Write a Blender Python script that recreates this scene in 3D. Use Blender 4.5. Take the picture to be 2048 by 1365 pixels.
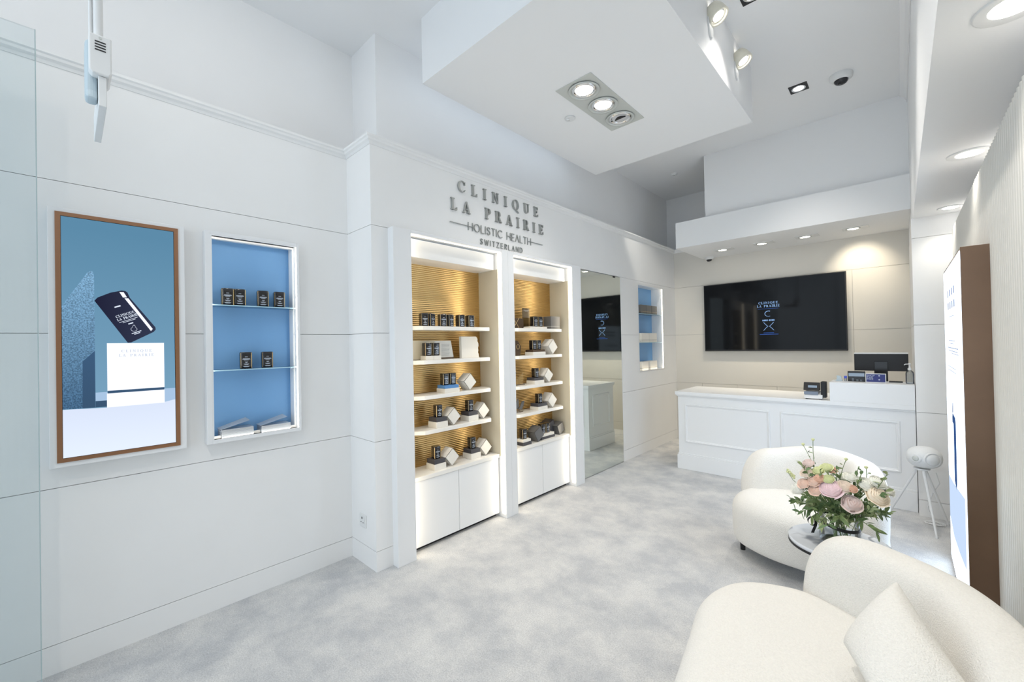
import bpy, bmesh, math, random
from mathutils import Vector, Matrix
R_ = random.Random(7)
PI = math.pi
for o in list(bpy.data.objects): bpy.data.objects.remove(o)
scene = bpy.context.scene
COL = scene.collection

# ------------------------------------------------------------------ camera
cam_d = bpy.data.cameras.new('camera'); cam = bpy.data.objects.new('camera', cam_d); COL.objects.link(cam)
cam_d.sensor_fit = 'HORIZONTAL'; cam_d.sensor_width = 36; cam_d.lens = 834.2206/2048*36; cam_d.clip_start = .02
yaw, pit, rol = -0.752515848, 0.00846403452, -0.0198721705
_f = Vector((math.sin(yaw)*math.cos(pit), math.cos(yaw)*math.cos(pit), math.sin(pit)))
_r0 = Vector((math.cos(yaw), -math.sin(yaw), 0)); _u0 = _r0.cross(_f)
_r = math.cos(rol)*_r0 + math.sin(rol)*_u0; _u = -math.sin(rol)*_r0 + math.cos(rol)*_u0
cam.matrix_world = Matrix(((_r.x,_u.x,-_f.x,0),(_r.y,_u.y,-_f.y,0),(_r.z,_u.z,-_f.z,1.5),(0,0,0,1)))
scene.camera = cam

# ------------------------------------------------------------------ world, daylight, exposure
w = bpy.data.worlds.new('world'); scene.world = w; w.use_nodes = True
w.node_tree.nodes['Background'].inputs[0].default_value = (.80, .90, 1.0, 1)
w.node_tree.nodes['Background'].inputs[1].default_value = 1.0
def area(name, loc, rot, sx, sy, energy, col):
    l = bpy.data.lights.new(name, 'AREA'); l.shape = 'RECTANGLE'; l.size = sx; l.size_y = sy; l.energy = energy; l.color = col
    o = bpy.data.objects.new(name, l); COL.objects.link(o); o.location = loc; o.rotation_euler = rot
    return o
DAY = area('shopfront_daylight', (-1.45, -1.72, 1.80), (math.radians(90), 0, 0), 3.3, 3.4, 38, (.76, .88, 1.0))
scene.view_settings.view_transform = 'Standard'; scene.view_settings.look = 'None'
scene.view_settings.exposure = 0.04; scene.view_settings.gamma = 1.0; scene.view_settings.use_curve_mapping = False

# ------------------------------------------------------------------ materials
def s2l(c): return tuple(((v/255)/12.92 if v/255 <= .04045 else ((v/255+.055)/1.055)**2.4) for v in c)
MATS = {}
def mat(name, col, rough=.5, metal=0, spec=.5, emit=None, es=0, alpha=None, trans=0, ior=1.45, noise=0, nscale=30, bump=0, bscale=200, aniso=0, coat=0):
    m = bpy.data.materials.new(name); m.use_nodes = True; nt = m.node_tree; b = nt.nodes['Principled BSDF']
    b.inputs['Base Color'].default_value = (*col, 1); b.inputs['Roughness'].default_value = rough
    b.inputs['Metallic'].default_value = metal; b.inputs['Specular IOR Level'].default_value = spec
    b.inputs['Transmission Weight'].default_value = trans; b.inputs['IOR'].default_value = ior
    b.inputs['Anisotropic'].default_value = aniso; b.inputs['Coat Weight'].default_value = coat
    if emit is not None:
        b.inputs['Emission Color'].default_value = (*emit, 1); b.inputs['Emission Strength'].default_value = es
    if noise or bump:
        tc = nt.nodes.new('ShaderNodeTexCoord')
    if noise:
        n = nt.nodes.new('ShaderNodeTexNoise'); n.inputs['Scale'].default_value = nscale; n.inputs['Detail'].default_value = 4
        nt.links.new(tc.outputs['Object'], n.inputs['Vector'])
        r = nt.nodes.new('ShaderNodeValToRGB'); r.color_ramp.elements[0].position = .3; r.color_ramp.elements[1].position = .7
        r.color_ramp.elements[0].color = (*[c*(1-noise) for c in col], 1); r.color_ramp.elements[1].color = (*[min(1, c*(1+noise)) for c in col], 1)
        nt.links.new(n.outputs['Fac'], r.inputs['Fac']); nt.links.new(r.outputs['Color'], b.inputs['Base Color'])
    if bump:
        n2 = nt.nodes.new('ShaderNodeTexNoise'); n2.inputs['Scale'].default_value = bscale; n2.inputs['Detail'].default_value = 3
        nt.links.new(tc.outputs['Object'], n2.inputs['Vector'])
        bp = nt.nodes.new('ShaderNodeBump'); bp.inputs['Strength'].default_value = bump; bp.inputs['Distance'].default_value = .01
        nt.links.new(n2.outputs['Fac'], bp.inputs['Height']); nt.links.new(bp.outputs['Normal'], b.inputs['Normal'])
    MATS[name] = m
    return m
def emis(name, col, strength):
    m = bpy.data.materials.new(name); m.use_nodes = True; nt = m.node_tree; nt.nodes.clear()
    e = nt.nodes.new('ShaderNodeEmission'); e.inputs[0].default_value = (*col, 1); e.inputs[1].default_value = strength
    o = nt.nodes.new('ShaderNodeOutputMaterial'); nt.links.new(e.outputs[0], o.inputs[0]); MATS[name] = m
    return m
WHITE = mat('white_lacquer_panel', (.88, .88, .875), .42, noise=.012, nscale=3)
PAINT = mat('white_wall_paint', (.90, .90, .90), .7, noise=.012, nscale=2)
CEIL = mat('ceiling_paint', (.90, .905, .91), .8)
JOINT = mat('panel_joint_backing', (.42, .42, .42), .8)
BEIGE = mat('warm_white_panel', (.74, .71, .65), .5, noise=.015, nscale=2)
LACQ = mat('white_lacquer_joinery', (.85, .86, .87), .33)
CREAM = mat('cream_interior_board', (.66, .60, .47), .45)
SHELFW = mat('white_shelf_board', (.84, .83, .80), .28)
GOLD = mat('reeded_gold_metal', (.70, .48, .21), .28, 1.0)
BLUE = mat('powder_blue_board', s2l((112, 160, 208)), .55)
COPPER = mat('brushed_copper', s2l((168, 126, 98)), .3, 1.0)
BRONZE = mat('bronze_laminate', s2l((126, 102, 84)), .32, .55, noise=.10, nscale=3)
BLACK = mat('black_gloss_plastic', (.008, .008, .010), .16)
BLACKM = mat('black_matte_metal', (.012, .012, .014), .45)
SCREEN = mat('tv_screen_glass', (.006, .007, .009), .06, spec=.16)
MIRROR = mat('silvered_mirror', (.78, .82, .78), .01, 1.0)
STEEL = mat('brushed_steel_letters', s2l((178, 180, 178)), .38, .85)
GREYM = mat('satin_nickel_trim', s2l((205, 208, 204)), .45, .25)
CHROME = mat('chrome', (.85, .85, .86), .08, 1.0)
BOUCLE = mat('cream_boucle_fabric', s2l((238, 235, 229)), .95, spec=.15, noise=.035, nscale=160, bump=.55, bscale=230)
PLASTW = mat('white_plastic', (.78, .79, .79), .4)
GREYPL = mat('grey_blue_plastic', s2l((185, 200, 208)), .45)
JARBLK = mat('jar_black_glaze', (.010, .010, .013), .10, coat=.5)
GOLDL = mat('gold_foil_stripe', s2l((216, 190, 140)), .3, .8)
INK = mat('pale_printed_lettering', s2l((190, 200, 215)), .5)
CARTW = mat('white_carton', s2l((232, 229, 222)), .6)
CARTD = mat('charcoal_carton', s2l((70, 70, 76)), .45)
CARTG = mat('grey_metallic_carton', s2l((112, 112, 112)), .35, .3)
CARTB = mat('blue_carton', s2l((86, 140, 200)), .4)
DARKBR = mat('dark_bronze_decor', s2l((96, 80, 66)), .4, .5)
PAPER = mat('brochure_paper', s2l((225, 225, 222)), .6)
BROCHURE = mat('silver_brochure_cover', s2l((176, 182, 190)), .3, .35)
NAVY = mat('navy_print', s2l((52, 60, 122)), .5)
LED = emis('led_strip_glow', (1.0, .88, .68), 8.5)
LEDT = emis('soft_led_glow', (1.0, .88, .68), 4)
LEDW = emis('niche_led_glow', (1.0, .95, .84), 13)
LAMP = emis('downlight_lamp', (1.0, .97, .92), 14)
LAMPW = emis('warm_downlight_lamp', (1.0, .93, .82), 12)
def thin_glass(name, tint, refl=.9):
    m = bpy.data.materials.new(name); m.use_nodes = True; nt = m.node_tree; nt.nodes.clear()
    t = nt.nodes.new('ShaderNodeBsdfTransparent'); t.inputs[0].default_value = (*tint, 1); g = nt.nodes.new('ShaderNodeBsdfGlossy'); g.inputs['Roughness'].default_value = .02
    f = nt.nodes.new('ShaderNodeFresnel'); f.inputs[0].default_value = 1.45; k = nt.nodes.new('ShaderNodeMath'); k.operation = 'MULTIPLY'; k.inputs[1].default_value = refl
    x = nt.nodes.new('ShaderNodeMixShader'); o = nt.nodes.new('ShaderNodeOutputMaterial')
    nt.links.new(f.outputs[0], k.inputs[0]); nt.links.new(k.outputs[0], x.inputs[0]); nt.links.new(t.outputs[0], x.inputs[1]); nt.links.new(g.outputs[0], x.inputs[2]); nt.links.new(x.outputs[0], o.inputs[0])
    MATS[name] = m; return m
GLASS = thin_glass('clear_glass', (.97, .985, .985))
def carpet():
    m = bpy.data.materials.new('pale_grey_carpet'); m.use_nodes = True; nt = m.node_tree; b = nt.nodes['Principled BSDF']
    b.inputs['Roughness'].default_value = 1; b.inputs['Specular IOR Level'].default_value = .1
    tc = nt.nodes.new('ShaderNodeTexCoord')
    def noise(s, d, dist=0, ro=.6):
        n = nt.nodes.new('ShaderNodeTexNoise'); n.inputs['Scale'].default_value = s; n.inputs['Detail'].default_value = d
        n.inputs['Distortion'].default_value = dist; n.inputs['Roughness'].default_value = ro
        nt.links.new(tc.outputs['Object'], n.inputs['Vector']); return n
    a = noise(3.6, 9, .15, .68); f = noise(150, 5, 0, .75)
    r1 = nt.nodes.new('ShaderNodeValToRGB'); e = r1.color_ramp.elements
    e[0].position = .38; e[0].color = (.60, .61, .63, 1); e[1].position = .62; e[1].color = (.80, .795, .785, 1)
    r2 = nt.nodes.new('ShaderNodeValToRGB'); e = r2.color_ramp.elements
    e[0].position = .35; e[0].color = (.74, .74, .74, 1); e[1].position = .65; e[1].color = (1.10, 1.10, 1.10, 1)
    mx = nt.nodes.new('ShaderNodeMix'); mx.data_type = 'RGBA'; mx.blend_type = 'MULTIPLY'; mx.inputs[0].default_value = 1
    nt.links.new(a.outputs['Fac'], r1.inputs['Fac']); nt.links.new(f.outputs['Fac'], r2.inputs['Fac'])
    nt.links.new(r1.outputs['Color'], mx.inputs[6]); nt.links.new(r2.outputs['Color'], mx.inputs[7]); nt.links.new(mx.outputs[2], b.inputs['Base Color'])
    bp = nt.nodes.new('ShaderNodeBump'); bp.inputs['Strength'].default_value = .6; bp.inputs['Distance'].default_value = .012
    nt.links.new(f.outputs['Fac'], bp.inputs['Height']); nt.links.new(bp.outputs['Normal'], b.inputs['Normal'])
    return m
CARPET = carpet()
def marble():
    m = bpy.data.materials.new('grey_veined_marble'); m.use_nodes = True; nt = m.node_tree; b = nt.nodes['Principled BSDF']
    b.inputs['Roughness'].default_value = .15
    tc = nt.nodes.new('ShaderNodeTexCoord'); n = nt.nodes.new('ShaderNodeTexWave'); n.inputs['Scale'].default_value = 3.2; n.inputs['Distortion'].default_value = 14; n.inputs['Detail'].default_value = 4
    nt.links.new(tc.outputs['Object'], n.inputs['Vector']); r = nt.nodes.new('ShaderNodeValToRGB'); e = r.color_ramp.elements
    e[0].position = .0; e[0].color = (.34, .36, .40, 1); e[1].position = .35; e[1].color = (.72, .74, .78, 1)
    nt.links.new(n.outputs['Fac'], r.inputs['Fac']); nt.links.new(r.outputs['Color'], b.inputs['Base Color'])
    return m
MARBLE = marble()

# ------------------------------------------------------------------ mesh helpers
ORG = {}
class MB:
    def __init__(s): s.v = []; s.f = []; s.sm = []
    def add(s, vs, fs, smooth=False):
        n = len(s.v); s.v += [tuple(p) for p in vs]; s.f += [tuple(i+n for i in q) for q in fs]; s.sm += [smooth]*len(fs); return s
    def box(s, x0, x1, y0, y1, z0, z1):
        return s.add([(x0,y0,z0),(x1,y0,z0),(x1,y1,z0),(x0,y1,z0),(x0,y0,z1),(x1,y0,z1),(x1,y1,z1),(x0,y1,z1)],
                     [(0,3,2,1),(4,5,6,7),(0,1,5,4),(1,2,6,5),(2,3,7,6),(3,0,4,7)])
    def prism(s, poly, axis, a0, a1, smooth=False):
        n = len(poly)
        def P(p, a): return {'x': (a, p[0], p[1]), 'y': (p[0], a, p[1]), 'z': (p[0], p[1], a)}[axis]
        area2 = sum(poly[i][0]*poly[(i+1) % n][1]-poly[(i+1) % n][0]*poly[i][1] for i in range(n))
        if (area2 < 0) != (axis == 'y'): poly = poly[::-1]
        s.add([P(p, a0) for p in poly]+[P(p, a1) for p in poly], [tuple(range(n))[::-1], tuple(range(n, 2*n))])
        s.add([P(p, a0) for p in poly]+[P(p, a1) for p in poly], [(i, (i+1) % n, (i+1) % n+n, i+n) for i in range(n)], smooth)
        return s
    def lathe(s, prof, c=(0,0,0), n=24, M=None, smooth=True, cap=True):
        vs = []; fs = []
        for r, z in prof:
            for k in range(n):
                a = 2*PI*k/n; p = Vector((r*math.cos(a), r*math.sin(a), z))
                if M: p = M @ p
                vs.append((p.x+c[0], p.y+c[1], p.z+c[2]))
        for i in range(len(prof)-1):
            for k in range(n): fs.append((i*n+k, i*n+(k+1) % n, (i+1)*n+(k+1) % n, (i+1)*n+k))
        s.add(vs, fs, smooth)
        if cap:
            m = len(prof)-1; s.add(vs[:n], [tuple(range(n))[::-1]]); s.add(vs[m*n:], [tuple(range(n))])
        return s
    def tube(s, pts, r, n=8, smooth=True):
        pts = [Vector(p) for p in pts]; rs = r if isinstance(r, (list, tuple)) else [r]*len(pts); vs = []; fs = []
        d0 = (pts[1]-pts[0]).normalized(); a = d0.orthogonal().normalized()
        for i, p in enumerate(pts):
            d = (pts[min(i+1, len(pts)-1)]-pts[max(i-1, 0)]).normalized(); a = (a-d*a.dot(d)).normalized(); b = d.cross(a)
            for k in range(n):
                t = 2*PI*k/n; q = p+(a*math.cos(t)+b*math.sin(t))*rs[i]; vs.append(tuple(q))
        for i in range(len(pts)-1):
            for k in range(n): fs.append((i*n+k, i*n+(k+1) % n, (i+1)*n+(k+1) % n, (i+1)*n+k))
        s.add(vs, fs, smooth); m = len(pts)-1
        s.add(vs[:n], [tuple(range(n))[::-1]]); s.add(vs[m*n:], [tuple(range(n))]); return s
    def grid(s, rows, closed=False, smooth=True):
        h = len(rows); wd = len(rows[0]); vs = [p for r in rows for p in r]; fs = []
        for i in range(h-1):
            for k in range(wd if closed else wd-1): fs.append((i*wd+k, i*wd+(k+1) % wd, (i+1)*wd+(k+1) % wd, (i+1)*wd+k))
        return s.add(vs, fs, smooth)
    def xf(s, M): s.v = [tuple(M @ Vector(p)) for p in s.v]; return s
    def build(s, name, m, parent=None, bevel=0, seg=2, kind=None, weld=False, local=False, label=None):
        o0 = ORG.get(parent.name, (0,0,0)) if (parent is not None and not local) else (0,0,0)
        me = bpy.data.meshes.new(name); me.from_pydata([(x-o0[0], y-o0[1], z-o0[2]) for x, y, z in s.v], [], s.f)
        me.polygons.foreach_set('use_smooth', s.sm); me.materials.append(m); me.update()
        if weld:
            bm = bmesh.new(); bm.from_mesh(me); bmesh.ops.remove_doubles(bm, verts=bm.verts, dist=1e-5); bmesh.ops.recalc_face_normals(bm, faces=bm.faces); bm.to_mesh(me); bm.free()
        o = bpy.data.objects.new(name, me); COL.objects.link(o)
        if parent is not None: o.parent = parent; ORG[o.name] = ORG.get(parent.name, (0,0,0))
        if bevel:
            if not weld:
                bm = bmesh.new(); bm.from_mesh(me); bmesh.ops.remove_doubles(bm, verts=bm.verts, dist=1e-5); bm.to_mesh(me); bm.free()
            b = o.modifiers.new('bevel', 'BEVEL'); b.width = bevel; b.segments = seg; b.limit_method = 'ANGLE'; b.angle_limit = .6
        if kind: o['kind'] = kind
        if label: o['label'] = label
        return o
def thing(name, label, cat, loc=(0,0,0), group=None):
    o = bpy.data.objects.new(name, None); COL.objects.link(o); o.location = loc; o.empty_display_size = .05
    o['label'] = label; o['category'] = cat; ORG[o.name] = tuple(loc)
    if group: o['group'] = group
    return o
def tag(o, label, cat, group=None):
    o['label'] = label; o['category'] = cat
    if group: o['group'] = group
    return o
def Bx(*a): return MB().box(*a)
def struct(name, mb, m, label, parent=None, **k):
    o = mb.build(name, m, parent, **k); o['kind'] = 'structure'; o['label'] = label; return o
def children(o): return [c for c in bpy.data.objects if c.parent == o]
KIDS = {}
def copy_tree(o, kids, loc, label, group=None, rotz=0):
    c = o.copy(); COL.objects.link(c); c.location = loc; c.rotation_euler = (0, 0, rotz); c['label'] = label
    if group: c['group'] = group
    for k, sub in kids:
        d = k.copy(); COL.objects.link(d); d.parent = c
        for g in sub:
            e = g.copy(); COL.objects.link(e); e.parent = d
    return c
def rrect(cx, cy, hx, hy, r, n=5):
    out = []
    for sx, sy, a0 in ((1,1,0),(-1,1,PI/2),(-1,-1,PI),(1,-1,3*PI/2)):
        for k in range(n+1):
            a = a0+PI/2*k/n; out.append((cx+sx*(hx-r)+r*math.cos(a), cy+sy*(hy-r)+r*math.sin(a)))
    return out
def circ(cx, cy, r, n=20): return [(cx+r*math.cos(2*PI*k/n), cy+r*math.sin(2*PI*k/n)) for k in range(n)]

# ------------------------------------------------------------------ lettering
def ring(cx, cy, rx, ry, a0, a1, tf, n=18):
    q = []
    for k in range(n):
        b = [a0+(a1-a0)*k/n, a0+(a1-a0)*(k+1)/n]; c = []
        for a in b:
            t = tf(a); c.append(((cx+rx*math.cos(a), cy+ry*math.sin(a)), (cx+(rx-t)*math.cos(a), cy+(ry-t*.62)*math.sin(a))))
        q.append([c[0][0], c[1][0], c[1][1], c[0][1]])
    return q
def rc(x0, x1, y0, y1): return [(x0,y0),(x1,y0),(x1,y1),(x0,y1)]
SH = .055
def serif_letter(ch):
    T = .185; t = .085
    side = lambda a: t+(T-t)*abs(math.cos(a))**1.5
    if ch == 'I': return .40, [rc(.11,.29,0,1), rc(0,.40,0,SH), rc(0,.40,1-SH,1)]
    if ch == 'L': return .66, [rc(.10,.28,0,1), rc(0,.66,0,SH+.01), rc(0,.40,1-SH,1), [(.52,SH),(.66,0),(.66,.26),(.61,.26)]]
    if ch == 'E': return .66, [rc(.10,.28,0,1), rc(0,.66,0,SH+.01), rc(0,.63,1-SH-.01,1), rc(.2,.5,.48,.55), rc(.46,.51,.39,.64), [(.52,SH),(.66,0),(.66,.25),(.61,.25)], [(.50,1-SH),(.58,.76),(.63,.76),(.63,1)]]
    if ch == 'N': return .86, [rc(.11,.19,0,1), rc(.68,.76,0,1), [(.06,1),(.26,1),(.76,0),(.66,0)], rc(0,.30,0,SH), rc(.57,.86,1-SH,1), rc(0,.2,1-SH,1)]
    if ch == 'U': return .84, [rc(.10,.28,.3,1), rc(.66,.74,.3,1), rc(0,.39,1-SH,1), rc(.55,.84,1-SH,1)]+ring(.42, .32, .32, .33, PI, 2*PI, lambda a: .085+.10*max(0, -math.cos(a)))
    if ch == 'A': return .90, [[(.40,1),(.50,1),(.16,0),(.09,0)], [(.40,1),(.51,1),(.83,0),(.62,0)], rc(.24,.66,.29,.36), rc(0,.28,0,SH), rc(.53,.90,0,SH)]
    if ch == 'P': return .70, [rc(.10,.28,0,1), rc(0,.40,0,SH), rc(0,.3,1-SH,1), rc(.2,.42,1-SH-.01,1), rc(.2,.42,.43,.495)]+ring(.40, .715, .30, .285, -PI/2, PI/2, lambda a: .07+.12*abs(math.cos(a)))
    if ch == 'R': return .82, serif_letter('P')[1][:-18]+ring(.38, .725, .28, .275, -PI/2, PI/2, lambda a: .07+.12*abs(math.cos(a)))+[[(.34,.48),(.53,.48),(.80,0),(.58,0)], rc(.56,.84,0,SH)]
    if ch == 'C': return .80, ring(.46, .5, .46, .52, PI*.27, PI*1.72, lambda a: .07+.14*abs(math.cos(a)) if math.cos(a) < 0 else .075)+[[(.72,.68),(.80,.66),(.80,.96),(.75,.96)], [(.70,.20),(.80,.28),(.80,.22),(.72,.1)]]
    if ch == 'Q': return .92, ring(.46, .5, .46, .52, 0, 2*PI, side, 28)+[[(.40,.03),(.55,.05),(.96,-.26),(.80,-.26)]]
    return .45, []
STROKE = {  # single-line capitals: width, polylines
 'H': (.72, [[(0,0),(0,1)], [(.72,0),(.72,1)], [(0,.5),(.72,.5)]]), 'L': (.5, [[(0,1),(0,0),(.5,0)]]), 'I': (.02, [[(0,0),(0,1)]]),
 'T': (.62, [[(0,1),(.62,1)], [(.31,0),(.31,1)]]), 'E': (.52, [[(.52,1),(0,1),(0,0),(.52,0)], [(0,.5),(.46,.5)]]), 'A': (.7, [[(0,0),(.35,1),(.7,0)]]),
 'W': (1.0, [[(0,1),(.25,0),(.5,.9),(.75,0),(1.0,1)]]), 'Z': (.62, [[(0,1),(.62,1),(0,0),(.62,0)]]), 'N': (.68, [[(0,0),(0,1),(.68,0),(.68,1)]]),
 'O': (.96, [[(.48+.48*math.cos(2*PI*k/20), .5+.5*math.sin(2*PI*k/20)) for k in range(21)]]),
 'C': (.78, [[(.48+.48*math.cos(.25*PI+1.5*PI*k/16), .5+.5*math.sin(.25*PI+1.5*PI*k/16)) for k in range(17)]]),
 'S': (.58, [[(.54,.82),(.44,.96),(.28,1),(.1,.93),(.04,.77),(.12,.6),(.29,.52),(.47,.43),(.55,.26),(.48,.08),(.28,0),(.1,.05),(.01,.2)]]),
 'R': (.58, [[(0,0),(0,1),(.34,1),(.5,.93),(.56,.76),(.5,.58),(.34,.5),(0,.5)], [(.3,.5),(.58,0)]]),
 'D': (.68, [[(0,0),(0,1),(.3,1),(.55,.86),(.68,.5),(.55,.14),(.3,0),(0,0)]]),
 'G': (.78, [[(.48+.48*math.cos(.25*PI+1.5*PI*k/16), .5+.5*math.sin(.25*PI+1.5*PI*k/16)) for k in range(17)], [(.5,.45),(.82,.45),(.82,.15)]]),
}
def stroke_polys(ch, wd):
    w0, ls = STROKE[ch]; out = []
    for l in ls:
        for (x0, y0), (x1, y1) in zip(l, l[1:]):
            d = math.hypot(x1-x0, y1-y0) or 1; nx, ny = -(y1-y0)/d*wd/2, (x1-x0)/d*wd/2; ex, ey = (x1-x0)/d*wd*.35, (y1-y0)/d*wd*.35
            out.append([(x0+nx-ex,y0+ny-ey),(x1+nx+ex,y1+ny+ey),(x1-nx+ex,y1-ny+ey),(x0-nx-ex,y0-ny-ey)])
    return w0, out
def layout(text, fn, h, total, space=.5):
    gl = []; ws = 0; gaps = 0
    for ch in text:
        if ch == ' ': gl.append((None, space, [])); ws += space
        else:
            a, b = fn(ch); gl.append((ch, a, b)); ws += a
    gap = (total/h-ws)/(len(text)-1); x = 0; out = []
    for ch, a, b in gl:
        if ch: out.append((ch, x*h, [[((px+x)*h, py*h) for px, py in poly] for poly in b]))
        x += a+gap
    return out
def text_polys(text, kind, h, total, wd=.1):
    return [p for _, _, ps in layout(text, serif_letter if kind == 'serif' else (lambda c: stroke_polys(c, wd)), h, total) for p in ps]
_tcache = {}
def text_mesh(body, size, align='LEFT', shear=0):
    cu = bpy.data.curves.new('lettering', 'FONT'); cu.body = body; cu.size = size; cu.align_x = align
    o = bpy.data.objects.new('lettering', cu); COL.objects.link(o)
    dg = bpy.context.evaluated_depsgraph_get(); me = bpy.data.meshes.new_from_object(o.evaluated_get(dg))
    mb = MB().add([tuple(v.co) for v in me.vertices], [tuple(p.vertices) for p in me.polygons])
    bpy.data.objects.remove(o); bpy.data.curves.remove(cu); bpy.data.meshes.remove(me)
    return mb

# ================================================================== SETTING
XL, XR, XF, YR, YB = -2.925, -2.582, -2.518, 1.399, 6.494
ZG = [.135, .865, 1.596, 2.324]; ZT = 2.872; ZC = 3.85; G = .0014
YS = -1.75
XS = .306                                    # right slat wall
fl = MB(); fl.add([(-3.2,YS,0),(.6,YS,0),(.6,6.7,0),(-3.2,6.7,0)], [(0,1,2,3)])
fl.box(-3.2, .6, YS, 6.7, -.06, -.002)
struct('floor', fl, CARPET, 'pale grey mottled carpet covering the shop floor')
struct('ceiling', Bx(-3.6, .62, YS-.12, 7.1, ZC, ZC+.1), CEIL, 'high white ceiling above the shop')
# outer shell behind the lining
struct('wall_shell_left', Bx(-3.30, -3.20, YS-.1, 1.7, 0, ZC), PAINT, 'upper grey white wall above the left cornice')
struct('wall_shell_display', MB().box(-2.93, -2.83, 1.59, 6.95, 2.5, ZC).box(-3.46, -2.93, 1.59, 1.69, 2.5, ZC), PAINT, 'upper white wall above the display cabinets')
struct('wall_shell_back', MB().box(-2.93, .3, 6.85, 6.95, 0, ZC), PAINT, 'upper back wall set behind the panelling')
struct('wall_front', MB().box(-3.5, .6, YS-.12, YS-.02, 3.70, ZC).box(-3.5, -2.80, YS-.12, YS-.02, 0, 3.7).box(.2, .6, YS-.12, YS-.02, 0, 3.7), PAINT, 'front wall around the glazed shopfront')

def row_bounds(): return [(0, ZG[0]), (ZG[0], ZG[1]), (ZG[1], ZG[2]), (ZG[2], ZG[3]), (ZG[3], ZT)]
# left lining
wl = struct('wall_left', MB().box(XL-.05, XL-.012, YS, .555, 0, ZT).box(XL-.05, XL-.012, 1.037, YR+.02, 0, ZT).box(XL-.05, XL-.012, .555, 1.037, 0, .97).box(XL-.05, XL-.012, .555, 1.037, 2.18, ZT), JOINT, 'white panelled left wall with horizontal joints')
for i, (a, b) in enumerate(row_bounds()):
    # openings for nothing: niches stand proud in their own white boxes
    for y0, y1 in ((YS, -.55), (-.55, YR)):
        if i in (2, 3) and y1 > 0:
            # leave the pocket for the blue niche
            mb = MB().box(XL-.012, XL, y0+G, .575, a+G, b-G).box(XL-.012, XL, 1.02, y1, a+G, b-G)
            n0, n1 = 1.0, 2.155
            if a < n0: mb.box(XL-.012, XL, .575, 1.02, a+G, n0)
            if b > n1: mb.box(XL-.012, XL, .575, 1.02, n1, b-G)
            mb.build('panel', WHITE, wl)
        elif i == 1 and y1 > 0:
            Bx(XL-.012, XL, y0+G, y1, a+G, b-G).build('panel', WHITE, wl)
        else:
            Bx(XL-.012, XL, y0+G, y1 if y1 > 0 else y1-G, a+(G if a else 0), b-G).build('panel', WHITE, wl)
# pocket cut: backing behind niche stays inside the shell gap
wr = struct('wall_return', Bx(XL-.05, XR-.012, YR+.012, YR+.03, 0, ZT), JOINT, 'short white return wall with a socket low down')
for i, (a, b) in enumerate(row_bounds()):
    Bx(XL, XR, YR, YR+.012, a+(G if a else 0), b-G).build('panel', WHITE, wr)
wd = struct('wall_display', MB().box(XR-.04, XR-.012, YR+.012, 1.53, 0, ZT).box(XR-.04, XR-.012, 1.53, 3.795, ZG[3], ZT).box(XR-.04, XR-.012, 3.795, 4.767, 0, ZT)
            .box(XR-.04, XR-.012, 4.767, 5.24, 0, ZT).box(XR-.04, XR-.012, 6.05, YB, 0, ZT).box(XR-.04, XR-.012, 5.24, 6.05, 0, 1.09).box(XR-.04, XR-.012, 5.24, 6.05, 2.29, ZT), JOINT, 'white panelled wall that carries the display cabinets and mirror')
for i, (a, b) in enumerate(row_bounds()):
    a2, b2 = a+(G if a else 0), b-G
    if i == 4: Bx(XR-.012, XR, YR+.012, YB, a2, b2).build('panel', WHITE, wd); continue
    Bx(XR-.012, XR, YR+.012, 1.526, a2, b2).build('panel', WHITE, wd)
    mb = MB()
    if i in (2, 3):
        mb.box(XR-.012, XR, 4.772, 5.246, a2, b2).box(XR-.012, XR, 6.042, YB, a2, b2)
        if i == 3: mb.box(XR-.012, XR, 5.246, 6.042, 2.285, b2)
    elif i == 1: mb.box(XR-.012, XR, 4.772, YB, a2, b2)
    else: mb.box(XR-.012, XR, 4.772, YB, a2, b2)
    if i == 2: mb.box(XR-.012, XR, 5.246, 6.042, a2, 1.098)
    mb.build('panel', WHITE, wd)
# cornices
def cornice(name, pts, label):
    # pts run along the wall; profile offset outwards to the left of travel
    prof = [(-.02, -.004), (.004, -.004), (.012, .010), (.024, .018), (.028, .030), (.036, .036), (.036, .050), (-.02, .050)]
    rows = []
    for off, z in prof:
        line = []
        for i, p in enumerate(pts):
            p = Vector(p); ds = []
            if i > 0: ds.append((p-Vector(pts[i-1])).normalized())
            if i < len(pts)-1: ds.append((Vector(pts[i+1])-p).normalized())
            ns = [Vector((d.y, -d.x)) for d in ds]
            if len(ns) == 2:
                n = (ns[0]+ns[1]); n = n/(n.dot(ns[0]))
            else: n = ns[0]
            q = p+n*off; line.append((q.x, q.y, ZT+z))
        rows.append(line)
    mb = MB().grid(rows, smooth=False)
    return struct(name, mb, WHITE, label)
cornice('trim_1', [(XL, YS), (XL, YR), (XR, YR), (XR, YB), (-2.12, YB)], 'slim white cornice along the top of the panelling')
struct('trim_2', MB().box(-3.5, XL, YS, YR+.05, ZT+.046, ZT+.05).box(-3.5, XR, YR, 6.9, ZT+.046, ZT+.05).box(XR, -2.10, YB, 6.9, ZT+.046, ZT+.05), WHITE, 'flat ledge above the cornice')
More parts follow.
